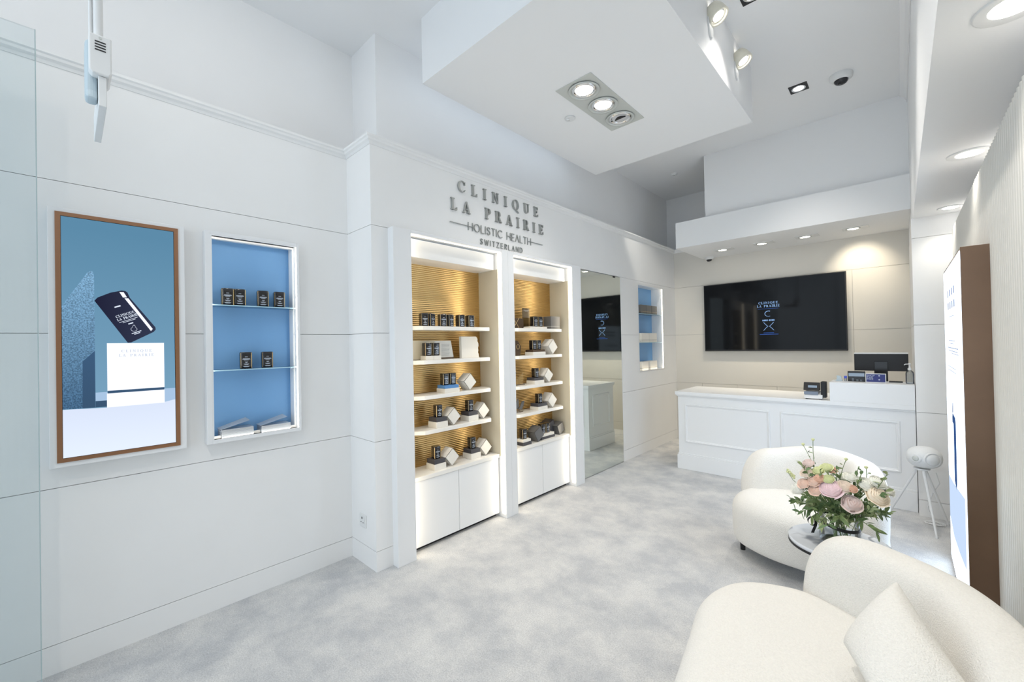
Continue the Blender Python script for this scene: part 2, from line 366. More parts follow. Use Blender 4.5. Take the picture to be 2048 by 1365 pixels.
# back wall
wb = struct('wall_back', Bx(XR-.03, .12, YB+.012, YB+.05, 0, ZT), JOINT, 'warm white panelled wall behind the reception desk')
for i, (a, b) in enumerate(row_bounds()):
    a2, b2 = a+(G if a else 0), b-G
    if i in (0, 4): Bx(XR, .09, YB, YB+.012, a2, b2).build('panel', BEIGE, wb)
    elif i == 1:
        xs = [XR, -2.20, -1.72, -1.24, -.76, -.28, .09]
        for p, q in zip(xs, xs[1:]): Bx(p+G, q-G, YB, YB+.012, a2, b2).build('panel', BEIGE, wb)
    else:
        Bx(XR, -.43-G, YB, YB+.012, a2, b2).build('panel', BEIGE, wb); Bx(-.43+G, .09, YB, YB+.012, a2, b2).build('panel', BEIGE, wb)
# right pier beside the desk, side cheek to back wall
wp = struct('wall_pier', MB().box(.085, .5, 4.882, 6.6, 0, 2.49), JOINT, 'white panelled pier at the right end of the desk')
for a, b in ((0, ZG[0]), (ZG[0], ZG[1]), (ZG[1], ZG[2]), (ZG[2], ZG[3]), (ZG[3], 2.492)):
    MB().box(.072, .42, 4.87, 4.882, a+(G if a else 0), b-G).box(.072, .085, 4.882, 6.494, a+(G if a else 0), b-G).build('panel', WHITE, wp)
# right wall and reeded cladding
struct('wall_right', MB().box(XS+.03, XS+.2, YS, 4.95, 0, 2.36).box(.42, .52, YS, 4.95, 2.36, 2.6), PAINT, 'right wall behind the fluted cladding')
rib = []
y = YS; pitch = .044
prof = [(0,0), (.03,-.010), (.10,-.018), (.22,-.024), (.42,-.0265), (.62,-.024), (.74,-.018), (.81,-.010), (.84,0)]
while y < 4.865:
    for u, d in prof: rib.append((XS+.028+d, y+u*pitch))
    y += pitch
ribm = MB().grid([[(x, yy, 0.0) for x, yy in rib], [(x, yy, 2.36) for x, yy in rib]], smooth=False)
FLUTE = mat('pearl_fluted_cladding', s2l((228, 226, 220)), .32, .12)
rw = ribm.build('fluted_cladding', FLUTE, bpy.data.objects['wall_right']); rw['kind'] = 'stuff'
# lowered soffit over the right wall
struct('ceiling_soffit_right', MB().add([(.112,YS,2.49),(.075,6.55,2.49),(.6,6.55,2.49),(.6,YS,2.49),(.112,YS,ZC),(.075,6.55,ZC),(.6,6.55,ZC),(.6,YS,ZC)],
       [(0,1,2,3),(4,7,6,5),(0,4,5,1),(1,5,6,2),(2,6,7,3),(3,7,4,0)]), CEIL, 'lowered ceiling strip along the right wall')
cr = MB(); prof = [(.112,-.085),(.105,-.085),(.103,-.060),(.086,-.030),(.060,-.012),(.055,0),(.112,0)]
cr.grid([[(px-(.037 if yy > 3 else 0), yy, ZC+pz) for px, pz in prof] for yy in (YS, 6.4)], smooth=False)
struct('trim_3', cr, CEIL, 'coved ceiling moulding along the right soffit')
# soffit above the desk, bulkhead above it
struct('ceiling_soffit_desk', MB().box(-2.148, .2, 5.481, 6.53, 2.715, 3.05), CEIL, 'white dropped soffit over the reception desk')
struct('ceiling_bulkhead', MB().box(-1.80, .2, 5.56, 6.84, 3.05, ZC), CEIL, 'white bulkhead rising from the desk soffit to the ceiling')
# hanging ceiling raft
struct('ceiling_raft', MB().box(-2.47, -.908, 1.754, 4.062, 3.38, ZC), CEIL, 'big white box hanging from the ceiling')
# shopfront glazing behind the viewer
wn = thing('window_1', 'glazed shopfront behind the viewer', 'window', (-1.3, YS-.07, 0)); wn['kind'] = 'structure'
for x in (-2.80, -1.35, .15):
    Bx(x, x+.05, YS-.10, YS-.05, 0, 3.7).build('mullion', BLACKM, wn)
for a, b in ((-2.75, -1.35), (-1.30, .15)):
    Bx(a, b, YS-.08, YS-.07, .02, 3.7).build('pane', GLASS, wn)

# ================================================================== CABINETS
def cabinet(y0, y1, shelf_z, label, yleft, yright):
    t = thing('display_cabinet', label, 'cabinet', (-2.66, (y0+y1)/2, 0))
    # surround
    fr = MB().box(XR-.06, XF, yleft, y0, 0, 2.324).box(XR-.06, XF, y1, yright, 0, 2.324).box(XR-.06, XF, y0, y1, 2.302, 2.324)
    fr.build('surround', LACQ, t, bevel=.002)
    iy0, iy1 = y0+.006, y1-.004
    hd = Bx(-2.86, -2.598, iy0+.012, iy1-.020, 2.155, 2.288).build('header', LACQ, t, bevel=.002)
    Bx(-2.86, -2.574, y0-.012, y0+.006, .53, 2.16).build('side_panel', CREAM, t); Bx(-2.86, -2.574, y1-.004, y1+.014, .53, 2.16).build('side_panel', CREAM, t)
    # reeded gold back panel (ribs too fine to part)
    prof = []; z = .54; p = .0158
    while z < 2.155:
        for u, d in ((0,0),(.12,.0017),(.3,.0034),(.5,.004),(.7,.0034),(.88,.0017)): prof.append((-2.820+d, z+u*p))
        z += p
    gp = MB().grid([[(x, yy, zz) for x, zz in prof] for yy in (y1+.01, y0-.01)], smooth=True)
    gp.build('back_panel', GOLD, t)
    # plinth counter and two doors
    Bx(-2.83, -2.590, iy0, iy1, .515, .545).build('counter', SHELFW, t, bevel=.002)
    ym = (y0+y1)/2
    for a, b in ((iy0+.006, ym-.002), (ym+.002, iy1-.006)):
        Bx(-2.618, -2.598, a, b, .034, .512).build('door', LACQ, t, bevel=.0015)
    Bx(-2.83, -2.624, iy0, iy1, .036, .512).build('carcass', CREAM, t)
    Bx(-2.82, -2.64, iy0+.01, iy1-.01, 0, .034).build('plinth', BLACKM, t)
    for z in shelf_z:
        xb, xf = -2.815, -2.622
        poly = [(xb, iy0+.002), (xb, iy1-.002), (-2.70, iy1-.002), (xf, iy1-.062), (xf, iy0+.155), (-2.76, iy0+.004)]
        MB().prism(poly, 'z', z-.017, z+.013).build('shelf', SHELFW, t, bevel=.002)
        # light channel under the shelf, at the back
    # led profiles in the reveal between surround and unit
    Bx(-2.566, -2.532, y1-.004, y1-.001, .035, 2.296).build('led_strip', LED, t); Bx(-2.566, -2.532, y0+.001, y0+.004, .035, 2.296).build('led_strip', LED, t)
    Bx(-2.560, -2.545, y0+.01, y1-.01, 2.2985, 2.3015).build('led_strip', LEDT, t)
    return t
def spot(name, loc, tgt, e, size, blend, col, r=.03):
    l = bpy.data.lights.new(name, 'SPOT'); l.energy = e; l.spot_size = size; l.spot_blend = blend; l.color = col; l.shadow_soft_size = r
    o = bpy.data.objects.new(name, l); COL.objects.link(o); o.location = loc
    d = Vector(tgt)-Vector(loc); o.rotation_euler = d.to_track_quat('-Z', 'Y').to_euler(); return o
C1 = (1.668, 2.582); C2 = (2.730, 3.633)
SZ1 = (1.640, 1.380, 1.112, .850); SZ2 = (1.640, 1.378, 1.092, .830)
cabinet(*C1, SZ1, 'near white display cabinet with ribbed gold back and two doors', 1.523, 2.582+.074)
cabinet(*C2, SZ2, 'far white display cabinet beside the mirror with ribbed gold back', 2.582+.074, 3.793)
# mirror
mr = thing('wall_mirror', 'tall frameless mirror between the far cabinet and the niche', 'mirror', (XR, 4.28, 0))
Bx(XR-.008, XR-.001, 3.795, 4.768, .006, 2.316).build('mirror_glass', MIRROR, mr)
Bx(XR-.012, XR-.008, 3.795, 4.768, .006, 2.316).build('backing', BLACKM, mr)
Bx(XR-.001, XR+.006, 4.60, 4.64, 2.300, 2.318).build('clip', BLACKM, mr)

# ================================================================== NICHES + SCREEN ON LEFT WALL
XW = -2.868
sc = thing('wall_screen', 'portrait advertising screen in a copper frame on the left wall', 'screen', (XL, .19, 1.0))
Bx(XL, XW, -.058, .446, .968, 2.184).build('casing', LACQ, sc, bevel=.002)
y0, y1, z0, z1 = -.034, .418, .991, 2.165; fw = .018
cf = MB()
for poly in ([(y0,z0),(y1,z0),(y1-fw,z0+fw),(y0+fw,z0+fw)], [(y1,z0),(y1,z1),(y1-fw,z1-fw),(y1-fw,z0+fw)], [(y1,z1),(y0,z1),(y0+fw,z1-fw),(y1-fw,z1-fw)], [(y0,z1),(y0,z0),(y0+fw,z0+fw),(y0+fw,z1-fw)]):
    cf.prism(poly, 'x', XW, XW+.006)
cf.build('copper_frame', COPPER, sc)
Bx(XW, XW+.0012, y0+fw, y1-fw, z0+fw, z1-fw).build('bezel', BLACK, sc)
def grad_emit(name, c0, c1, axis, lo, hi, st, noise=0):
    m = bpy.data.materials.new(name); m.use_nodes = True; nt = m.node_tree; nt.nodes.clear()
    g = nt.nodes.new('ShaderNodeNewGeometry'); sx = nt.nodes.new('ShaderNodeSeparateXYZ'); nt.links.new(g.outputs['Position'], sx.inputs[0])
    mr_ = nt.nodes.new('ShaderNodeMapRange'); mr_.inputs[1].default_value = lo; mr_.inputs[2].default_value = hi
    nt.links.new(sx.outputs[axis], mr_.inputs[0]); r = nt.nodes.new('ShaderNodeValToRGB')
    r.color_ramp.elements[0].color = (*c0, 1); r.color_ramp.elements[1].color = (*c1, 1); nt.links.new(mr_.outputs[0], r.inputs[0])
    e = nt.nodes.new('ShaderNodeEmission'); e.inputs[1].default_value = st; o = nt.nodes.new('ShaderNodeOutputMaterial'); nt.links.new(e.outputs[0], o.inputs[0])
    if noise:
        n = nt.nodes.new('ShaderNodeTexNoise'); n.inputs['Scale'].default_value = 180; n.inputs['Detail'].default_value = 3; nt.links.new(g.outputs['Position'], n.inputs['Vector'])
        r2 = nt.nodes.new('ShaderNodeValToRGB'); r2.color_ramp.elements[0].position = .36; r2.color_ramp.elements[1].position = .64
        r2.color_ramp.elements[0].color = (1-noise,)*3+(1,); r2.color_ramp.elements[1].color = (1+noise,)*3+(1,); nt.links.new(n.outputs[0], r2.inputs[0])
        mx = nt.nodes.new('ShaderNodeMix'); mx.data_type = 'RGBA'; mx.blend_type = 'MULTIPLY'; mx.inputs[0].default_value = 1
        nt.links.new(r.outputs[0], mx.inputs[6]); nt.links.new(r2.outputs[0], mx.inputs[7]); nt.links.new(mx.outputs[2], e.inputs[0])
    else: nt.links.new(r.outputs[0], e.inputs[0])
    return m
E_BG = grad_emit('screen_picture_blue', s2l((118, 160, 188)), s2l((92, 138, 168)), 2, 1.3, 2.1, 1.0)
E_LINEN = grad_emit('screen_picture_linen', s2l((70, 104, 136)), s2l((122, 164, 196)), 2, 1.25, 1.85, 1.0, .35)
E_SHADE = grad_emit('screen_picture_shade', s2l((58, 84, 112)), s2l((62, 92, 124)), 2, 1.2, 1.5, 1.0)
E_WHITE = emis('screen_picture_white', s2l((240, 244, 255)), 1.12)
E_FLOOR = grad_emit('screen_picture_floor', s2l((226, 236, 252)), s2l((214, 224, 244)), 2, 1.0, 1.24, 1.05)
E_SHELF = emis('screen_picture_shelf', s2l((168, 196, 226)), 1.0)
E_NAVY = grad_emit('screen_picture_sachet', s2l((34, 36, 58)), s2l((52, 58, 80)), 1, .1, .32, 1.0)
E_GREYT = emis('screen_picture_grey_text', s2l((196, 204, 218)), 1.0)
E_TEXT = emis('screen_picture_text', s2l((225, 235, 250)), 1.05)
xs_ = XW+.0014
def pic(name, poly, m, lvl, parent, X=None):
    X = xs_ if X is None else X
    return MB().prism(poly, 'x', X, X+.0003*lvl+.0002).build(name, m, parent)
a0, a1, b0, b1 = -.0145, .3985, 1.0105, 2.1455
PICT = pic('picture', rc(a0, a1, b0, b1), E_BG, 1, sc)
pic('picture_floor', [(a0,1.236),(.134,1.229),(a1,1.241),(a1,b0),(a0,b0)], E_FLOOR, 2, PICT)
pic('picture_linen', [(a0,1.722),(.071,1.889),(.082,1.897),(.090,1.896),(.094,1.871),(.094,1.234),(a0,1.238)], E_LINEN, 3, PICT)
pic('picture_shade', [(.094,1.51),(.094,1.234),(.050,1.236),(.052,1.46)], E_SHADE, 4, PICT)
pic('picture_shelf', rc(.0945, .136, 1.265, 1.306), E_SHELF, 2.5, PICT); pic('picture_shelf', rc(.0945, .136, 1.234, 1.265), E_SHADE, 2.6, PICT)
pic('picture_shelf', [(.353,1.303),(a1,1.303),(a1,1.242),(.353,1.232)], E_SHELF, 2.5, PICT)
pic('picture_box', rc(.136, .354, 1.311, 1.546), E_WHITE, 4, PICT); pic('picture_box_seam', rc(.137, .353, 1.298, 1.311), E_SHADE, 4, PICT); pic('picture_box', rc(.134, .354, 1.229, 1.299), E_WHITE, 3.5, PICT)
pic('picture_sachet', [(.094,1.754),(.105,1.770),(.150,1.797),(.191,1.811),(.205,1.810),(.213,1.803),(.222,1.776),(.320,1.628),(.321,1.615),(.312,1.603),(.225,1.549),(.212,1.548)], E_NAVY, 6, PICT)
pic('picture_gleam', [(.183,1.803),(.199,1.803),(.211,1.778),(.196,1.776)], E_WHITE, 8, PICT); pic('picture_gleam', [(.202,1.772),(.216,1.773),(.309,1.619),(.302,1.608)], E_WHITE, 8, PICT)
def pic_text(polys, oy, oz, m, lvl, parent, name, ang=0, X=None, flip=1):
    X = xs_ if X is None else X; c, s = math.cos(ang), math.sin(ang); mb = MB()
    for p in polys: mb.prism([(oy+flip*(c*u-s*v), oz+s*u+c*v) for u, v in p], 'x', X, X+.0003*lvl+.0002)
    return mb.build(name, m, parent)
an = math.radians(24)
pic_text(text_polys('CLINIQUE', 'serif', .012, .074), .1715, 1.671, E_TEXT, 8, PICT, 'picture_text', an)
pic_text(text_polys('LA PRAIRIE', 'serif', .012, .082), .1765, 1.655, E_TEXT, 8, PICT, 'picture_text', an)
pic_text([rc(0,.076,0,.002), rc(.012,.064,-.006,-.004)], .182, 1.648, E_TEXT, 8, PICT, 'picture_text', an)
pic_text([rc(0,.024,0,.006)], .166, 1.722, E_TEXT, 8, PICT, 'picture_text', an); pic_text([rc(0,.02,0,.005)], .216, 1.640, E_TEXT, 8, PICT, 'picture_text', an)
dr = [(.236+.0125*math.cos(a)*(1-.35*max(0, math.sin(a))), 1.618+.0125*math.sin(a)+(.008 if math.sin(a) > .9 else 0)) for a in [2*PI*k/16 for k in range(17)]]
pic_text([[(p[0],p[1]),(q[0],q[1]),(q[0]*.9+.236*.1,q[1]*.9+1.618*.1),(p[0]*.9+.236*.1,p[1]*.9+1.618*.1)] for p, q in zip(dr, dr[1:])], 0, 0, E_TEXT, 8, PICT, 'picture_drop')
pic_text([rc(0,.04,0,.0035), rc(.008,.032,-.007,-.0035)], .228, 1.592, E_TEXT, 8, PICT, 'picture_text', an)
pic_text(text_polys('CLINIQUE', 'serif', .013, .115), .188, 1.500, E_GREYT, 6, PICT, 'picture_text'); pic_text(text_polys('LA PRAIRIE', 'serif', .013, .132), .179, 1.478, E_GREYT, 6, PICT, 'picture_text')
# blue niche
def niche(name, label, loc, y0, y1, z0, z1, xf, xb, fw, shelves, outer, ledm, back_y1=None):
    t = thing(name, label, 'niche', loc)
    by0, by1 = y0, y1
    if outer:
        oy0, oy1, oz0, oz1 = outer
        mb = MB().box(XL-.012, xf, oy0, y0, oz0, oz1).box(XL-.012, xf, y1, oy1, oz0, oz1).box(XL-.012, xf, y0, y1, oz0, z0).box(XL-.012, xf, y0, y1, z1, oz1)
        mb.build('casing', LACQ, t, bevel=.0015)
    MB().box(xb, xf-(.0 if not outer else .002), y0-.008, y0, z0, z1).box(xb, xf-(.0 if not outer else .002), y1, y1+.008, z0, z1).box(xb, xf-(.0 if not outer else .002), y0-.008, y1+.008, z1, z1+.008).box(xb, xf-(.0 if not outer else .002), y0-.008, y1+.008, z0-.008, z0).build('lining', LACQ, t)
    Bx(xb-.006, xb, y0-.008, y1+.008, z0-.008, z1+.008).build('blue_back', BLUE, t)
    for z in shelves:
        gs = Bx(xb+.004, xf-.022, y0+.002, y1-.002, z-.006, z).build('glass_shelf', SHG, t); Bx(xf-.0225, xf-.0215, y0+.002, y1-.002, z-.006, z).build('polished_edge', GEDGE, gs)
        for yy in (y0+.004, y1-.004):
            for xx in (xf-.05, xb+.05): MB().lathe([(.005,0),(.005,.008)], (xx, yy, z-.0135), 10).build('shelf_pin', CHROME, t)
    MB().box(xf-.006, xf, y0, y0+.006, z0, z1).box(xf-.006, xf, y0+.006, y1, z1-.006, z1).box(xf-.006, xf, y0+.006, y1, z0, z0+.0045).build('front_lip', LACQ, t)
    for q in ((y1-.0025, y1-.0005, z0+.006, z1-.008), (y0+.0005, y0+.0025, z0+.006, z1-.008), (y0+.006, y1-.006, z1-.0025, z1-.0005), (y0+.006, y1-.006, z0+.0005, z0+.0025)):
        Bx(xf-.016, xf-.0065, *q).build('led_strip', ledm, t)
    return t
GEDGE = mat('pale_glass_edge', s2l((176, 214, 232)), .2)
SHG = thin_glass('shelf_glass', (.78, .90, .97))
niche('display_niche', 'lit blue niche box beside the advertising screen on left wall', (XL, .8, .97), .565, 1.027, .985, 2.166, XW, -3.012, .03, (1.767, 1.385), (.538, 1.043, .968, 2.186), LEDW)
niche('display_niche', 'recessed blue niche with cartons between the mirror and back wall', (-2.65, 5.65, 1.09), 5.252, 6.036, 1.103, 2.279, XR, -2.758, 0, (1.892, 1.492), None, LED)

# ================================================================== BRAND SIGN
sg = thing('wall_sign', 'silver clinic lettering on the wall above the two display cabinets', 'sign', (XR, 2.65, 2.35))
def sign_line(text, kind, z, h, ya, yb, wd=.1):
    for ch, x, ps in layout(text, serif_letter if kind == 'serif' else (lambda c: stroke_polys(c, wd)), h, yb-ya, .55 if kind == 'serif' else .45):
        mb = MB()
        for j, p in enumerate(ps): mb.prism([(ya+u, z+v) for u, v in p], 'x', XR+.001, XR+(.016 if kind == 'serif' else .010)+.00025*(j % 7))
        mb.build('letter', STEEL, sg)
sign_line('CLINIQUE', 'serif', 2.738, .091, 2.150, 3.150)
sign_line('LA PRAIRIE', 'serif', 2.578, .093, 2.074, 3.226)
sign_line('HOLISTIC HEALTH', 'sans', 2.446, .063, 2.256, 3.040, .085)
sign_line('SWITZERLAND', 'sans', 2.353, .045, 2.386, 2.916, .10)
for a, b in ((2.066, 2.30), (3.04, 3.222)): Bx(XR+.001, XR+.010, a, b, 2.4755, 2.480).build('rule', STEEL, sg)

# ================================================================== TV
tv = thing('wall_television', 'large black wall television behind the reception desk', 'television', (-1.31, YB, 1.34))
Bx(-2.132, -.485, YB-.05, YB-.005, 1.345, 2.311).build('case', BLACKM, tv, bevel=.003)
TVS = Bx(-2.120, -.497, YB-.0515, YB-.049, 1.366, 2.299).build('screen', SCREEN, tv)
E_TV = emis('tv_picture_text', s2l((150, 190, 240)), .95); E_TV2 = emis('tv_picture_dim_text', s2l((60, 100, 180)), .9); E_TVB = emis('tv_picture_navy', (.0010, .0022, .0055), 1.0)
yt = YB-.0518
def tvp(polys, m, name, lvl=1):
    mb = MB()
    for p in polys: mb.prism(p, 'y', yt-.0003*lvl, yt+.0002)
    return mb.build(name, m, TVS)
def at(ps, ox, oz): return [[(ox+u, oz+v) for u, v in p] for p in ps]
tvp(at(text_polys('CLINIQUE', 'serif', .031, .225), -1.422, 1.978), E_TV, 'picture_text', 2)
tvp(at(text_polys('LA PRAIRIE', 'serif', .031, .262), -1.441, 1.935), E_TV, 'picture_text', 2)
tvp([rc(-1.43, -1.19, 1.912, 1.916)], E_TV2, 'picture_text', 2)
tvp([circ(-1.308+.041*math.cos(a), 1.846+.036*math.sin(a), .0035+.0022*(1-k/15), 8) for k, a in enumerate([PI*.38+k*PI*1.25/15 for k in range(16)])], E_TV, 'picture_dots', 2)
tvp(at(text_polys('AGEDEE', 'serif', .020, .125), -1.372, 1.750) if False else at([rc(i*.0165, i*.0165+.012, 0, .020) for i in range(4)]+[rc(.066,.073,.008,.011)]+[rc(.078+i*.0165, .090+i*.0165, 0, .020) for i in range(4)], -1.380, 1.748), E_TV, 'picture_text', 2)
hx = []
for s_ in (-1, 1):
    pts = [(-1.308+s_*(.052*abs(1-2*k/20)**.8+.007), 1.622+.110*k/20) for k in range(21)]
    hx += [[(p[0]-.0035,p[1]),(p[0]+.0035,p[1]),(q[0]+.0035,q[1]),(q[0]-.0035,q[1])] for p, q in zip(pts, pts[1:])]
tvp(hx, E_TV, 'picture_helix', 2)
tvp([rc(-1.37,-1.248,1.586,1.592), rc(-1.415,-1.198,1.566,1.573)], E_TV2, 'picture_text', 2)

# ================================================================== RECEPTION DESK
dk = thing('reception_desk', 'white panelled reception desk in front of the television wall', 'desk', (-.95, 5.28, 0))
DX0, DX1, DY0, DY1 = -1.972, .068, 4.943, 5.63
DBODY = Bx(DX0+.012, DX1, DY0+.012, DY1, .17, .857).build('body', LACQ, dk)
MB().box(DX0-.004, DX1, DY0-.006, DY1, 0, .165).box(DX0+.004, DX1, DY0+.004, DY1, .165, .185).build('plinth', LACQ, dk, bevel=.003)
MB().box(DX0-.012, DX1, DY0-.020, DY1+.01, .868, .907).box(DX0, DX1, DY0-.004, DY1, .852, .868).build('counter_top', LACQ, dk, bevel=.003)
def moulding(pts, name, d):
    # picture-frame moulding: rectangle in plane, d(u,v,depth)->xyz
    (u0, v0), (u1, v1) = pts; mb = MB(); prof = [(0, 0), (.004, .010), (.014, .012), (.020, .006), (.026, .005), (.030, 0)]
    rows = []
    for o, h in prof: rows.append([d(u0+o, v0+o, h), d(u1-o, v0+o, h), d(u1-o, v1-o, h), d(u0+o, v1-o, h)])
    mb.grid(rows, closed=True, smooth=False); mb.build(name, LACQ, DBODY)
fd = lambda u, v, h: (u, DY0+.012-h, v)
moulding(((-1.885, .315), (-1.015, .765)), 'panel_moulding', fd); moulding(((-.925, .315), (-.030, .765)), 'panel_moulding', fd)
moulding(((5.05, .315), (5.52, .765)), 'panel_moulding', lambda u, v, h: (DX0+.012-h, u, v))
Bx(-.514, .068, 4.925, 5.25, .907, 1.085).build('riser', LACQ, dk, bevel=.003)

# monitor
mo = thing('computer_monitor', 'black monitor seen from behind on the reception desk', 'monitor', (-.165, 5.46, .907))
Bx(-.362, .036, 5.44, 5.462, 1.170, 1.338).build('panel', BLACKM, mo, bevel=.004)
Bx(-.362, .036, 5.438, 5.464, 1.336, 1.350).build('top_bezel', PLASTW, mo, bevel=.002)
MB().box(-.210, -.110, 5.425, 5.442, 1.02, 1.262).box(-.24, -.08, 5.38, 5.50, .907, .92).box(-.210, -.110, 5.425, 5.442, .915, 1.03).build('stand', BLACK, mo, bevel=.003)
pos = thing('payment_display', 'black tablet stand with pale screen strip on the desk riser', 'tablet', (-.325, 5.1, 1.085))
MB().box(-.391, -.262, 5.105, 5.117, 1.085, 1.183).build('body', BLACK, pos, bevel=.004)
Bx(-.384, -.268, 5.1030, 5.105, 1.134, 1.164).build('screen_strip', emis('pale_lcd', s2l((170, 190, 210)), .7), pos)
MB().box(-.36,-.345,5.103,5.105,1.09,1.118).box(-.328,-.312,5.103,5.105,1.09,1.105).box(-.30,-.285,5.103,5.105,1.09,1.105).build('keys', mat('dim_grey_keys', (.12,.14,.16), .5), pos)
tx = thing('tax_free_card', 'navy tax free card in a white stand on the riser', 'sign', (-.187, 5.06, 1.085))
Bx(-.259, -.116, 5.062, 5.070, 1.085, 1.168).build('holder', PLASTW, tx, bevel=.002)
Bx(-.253, -.122, 5.0605, 5.062, 1.091, 1.162).build('print', NAVY, tx)
for i, s_ in enumerate(('SHOP', 'TAX', 'FREE')):
    tm = text_mesh(s_, .022); tm.xf(Matrix.Translation((-.249, 5.0603, 1.141-.016*i)) @ Matrix.Rotation(PI/2, 4, 'X')); tm.build('lettering', INK, tx)
MB().prism(circ(-.163, 1.148, .006, 10), 'y', 5.0602, 5.0606).prism(circ(-.163, 1.112, .006, 10), 'y', 5.0602, 5.0606).build('emblem', INK, tx)
hs = thing('sanitiser_bottle', 'clear pump bottle of hand gel at the right end of the riser', 'bottle', (.043, 5.08, 1.085))
CLEARP = thin_glass('clear_plastic', (.80, .84, .88))
MB().lathe([(.026,1.085),(.028,1.09),(.028,1.175),(.024,1.19),(.012,1.200),(.012,1.206)], (.040,5.08,0), 20).build('bottle_body', CLEARP, hs)
MB().lathe([(.013,1.204),(.013,1.222),(.006,1.226),(.005,1.252),(.009,1.254),(.009,1.264),(.002,1.266)], (.040,5.08,0), 14).tube([(.040,5.08,1.259),(.012,5.06,1.257),(.006,5.056,1.250)], .0035, 8).build('pump', PLASTW, hs)
Bx(.0142, .0150, 5.066, 5.094, 1.10, 1.165).build('bottle_label', NAVY, hs)
tm_ = thing('card_terminal', 'white and black card terminal on the desk counter', 'card terminal', (-.645, 5.02, .907))
MB().prism([(4.965,.915),(5.08,.915),(5.08,.985),(4.985,.950)], 'x', -.722, -.575).build('base', PLASTW, tm_, bevel=.004)
for xx in (-.71, -.60): Bx(xx, xx+.02, 4.98, 5.06, .907, .915).build('foot', BLACKM, tm_)
MB().prism([(5.00,.990),(5.075,.990),(5.065,1.066),(5.035,1.066)], 'x', -.730, -.602).build('screen_housing', BLACKM, tm_, bevel=.003)
MB().prism([(-.692,1.018),(-.620,1.018),(-.620,1.040),(-.692,1.040)], 'y', 5.004, 5.010).xf(Matrix.Translation((0,0,0))).build('display', MATS['pale_lcd'], tm_)
Bx(-.590, -.546, 4.99, 5.07, .925, 1.080).build('handset', BLACKM, tm_, bevel=.006)
Bx(-.722, -.61, 4.978, 4.99, .952, .982).build('key_row', mat('grey_keypad', s2l((130, 140, 155)), .5), tm_)
cl = thing('tape_holder', 'small grey tape holder on the left end of the riser', 'tape dispenser', (-.457, 5.1, 1.085))
MB().prism([(-.483,1.085),(-.428,1.085),(-.436,1.110),(-.442,1.135),(-.475,1.138),(-.472,1.110)], 'y', 5.085, 5.12).build('holder', GREYPL, cl, bevel=.003)
MB().lathe([(.014,-.012),(.014,.012)], (0,0,0), 18, Matrix.Rotation(PI/2,4,'X')).xf(Matrix.Translation((-.458,5.10,1.118))).build('tape_roll', PLASTW, cl)
bt = thing('small_bottle', 'small bottle with blue cap beside the tablet stand', 'bottle', (-.407, 5.1, 1.085))
MB().lathe([(.011,1.085),(.011,1.112),(.008,1.116)], (-.407,5.1,0), 14).build('bottle_body', CLEARP, bt); MB().lathe([(.0115,1.114),(.0115,1.134),(.010,1.136)], (-.407,5.1,0), 14).build('cap', mat('blue_cap', s2l((70,90,200)), .4), bt)
tag(MB().box(-.10, -.006, 5.14, 5.21, 1.085, 1.094).build('keyboard', BLACKM, bevel=.002), 'low black keypad lying on the riser under the monitor', 'keyboard')
tag(MB().prism([(-.505,1.085),(-.47,1.085),(-.455,1.100),(-.495,1.091)], 'y', 5.14, 5.19).build('paper_slip', PAPER), 'crumpled white paper slip at the left edge of the riser', 'paper')

# ================================================================== CEILING FITTINGS
def gimbal(c, r, par, lampm, axis=None, dark=False):
    x, y, z = c
    MB().lathe([(r*1.18,-.001),(r*1.18,-.005),(r*1.05,-.007),(r*.98,-.002),(r*.9,.012)], c, 28, cap=False).build('trim_ring', GREYM, par)
    MB().lathe([(r*.92,.001),(r*.84,-.006),(r*.74,-.004),(r*.66,.004)], c, 28, cap=False).build('reflector', CHROME, par)
    MB().lathe([(r*.66,.0035),(r*.64,.0045)], c, 24).build('lamp', BLACK if dark else lampm, par)
tr = thing('triple_downlight', 'rectangular ceiling fitting with three round lamps in the hanging box', 'ceiling light', (-1.69, 2.9, 3.38))
MB().box(-1.845, -1.540, 2.497, 3.316, 3.374, 3.380).build('plate', GREYM, tr, bevel=.001)
for i, yy in enumerate((2.634, 2.902, 3.173)):
    gimbal((-1.685, yy, 3.369), .098, tr, LAMP if i < 2 else CHROME)
    if i == 2: MB().prism([(-1.735+.1*k/8, yy+.004-.030*math.sin(PI*k/8)) for k in range(9)], 'z', 3.3685, 3.3720).build('eyelid', BLACKM, tr)
spot('raft_spot', (-1.685, 2.634, 3.35), (-1.9, 2.2, 0), 30, 1.9, .8, (1,.95,.88), .06)
spot('raft_spot', (-1.685, 2.902, 3.35), (-1.5, 3.2, 0), 30, 1.9, .8, (1,.95,.88), .06)
spot('raft_spot', (-1.685, 3.173, 3.35), (-2.5, 2.9, 1.6), 10, 1.3, .8, (1,.95,.88), .06)
sp = thing('sprinkler_cap', 'small round sprinkler cap in the hanging box beside the triple light', 'sprinkler', (-1.985, 2.882, 3.38))
MB().lathe([(.040,.001),(.044,-.001),(.044,-.008),(.040,-.010)], (-1.985,2.882,3.378), 24).build('cover', PLASTW, sp); MB().lathe([(.014,-.008),(.016,-.016),(.008,-.020)], (-1.998,2.872,3.378), 14).build('bulb', CHROME, sp)
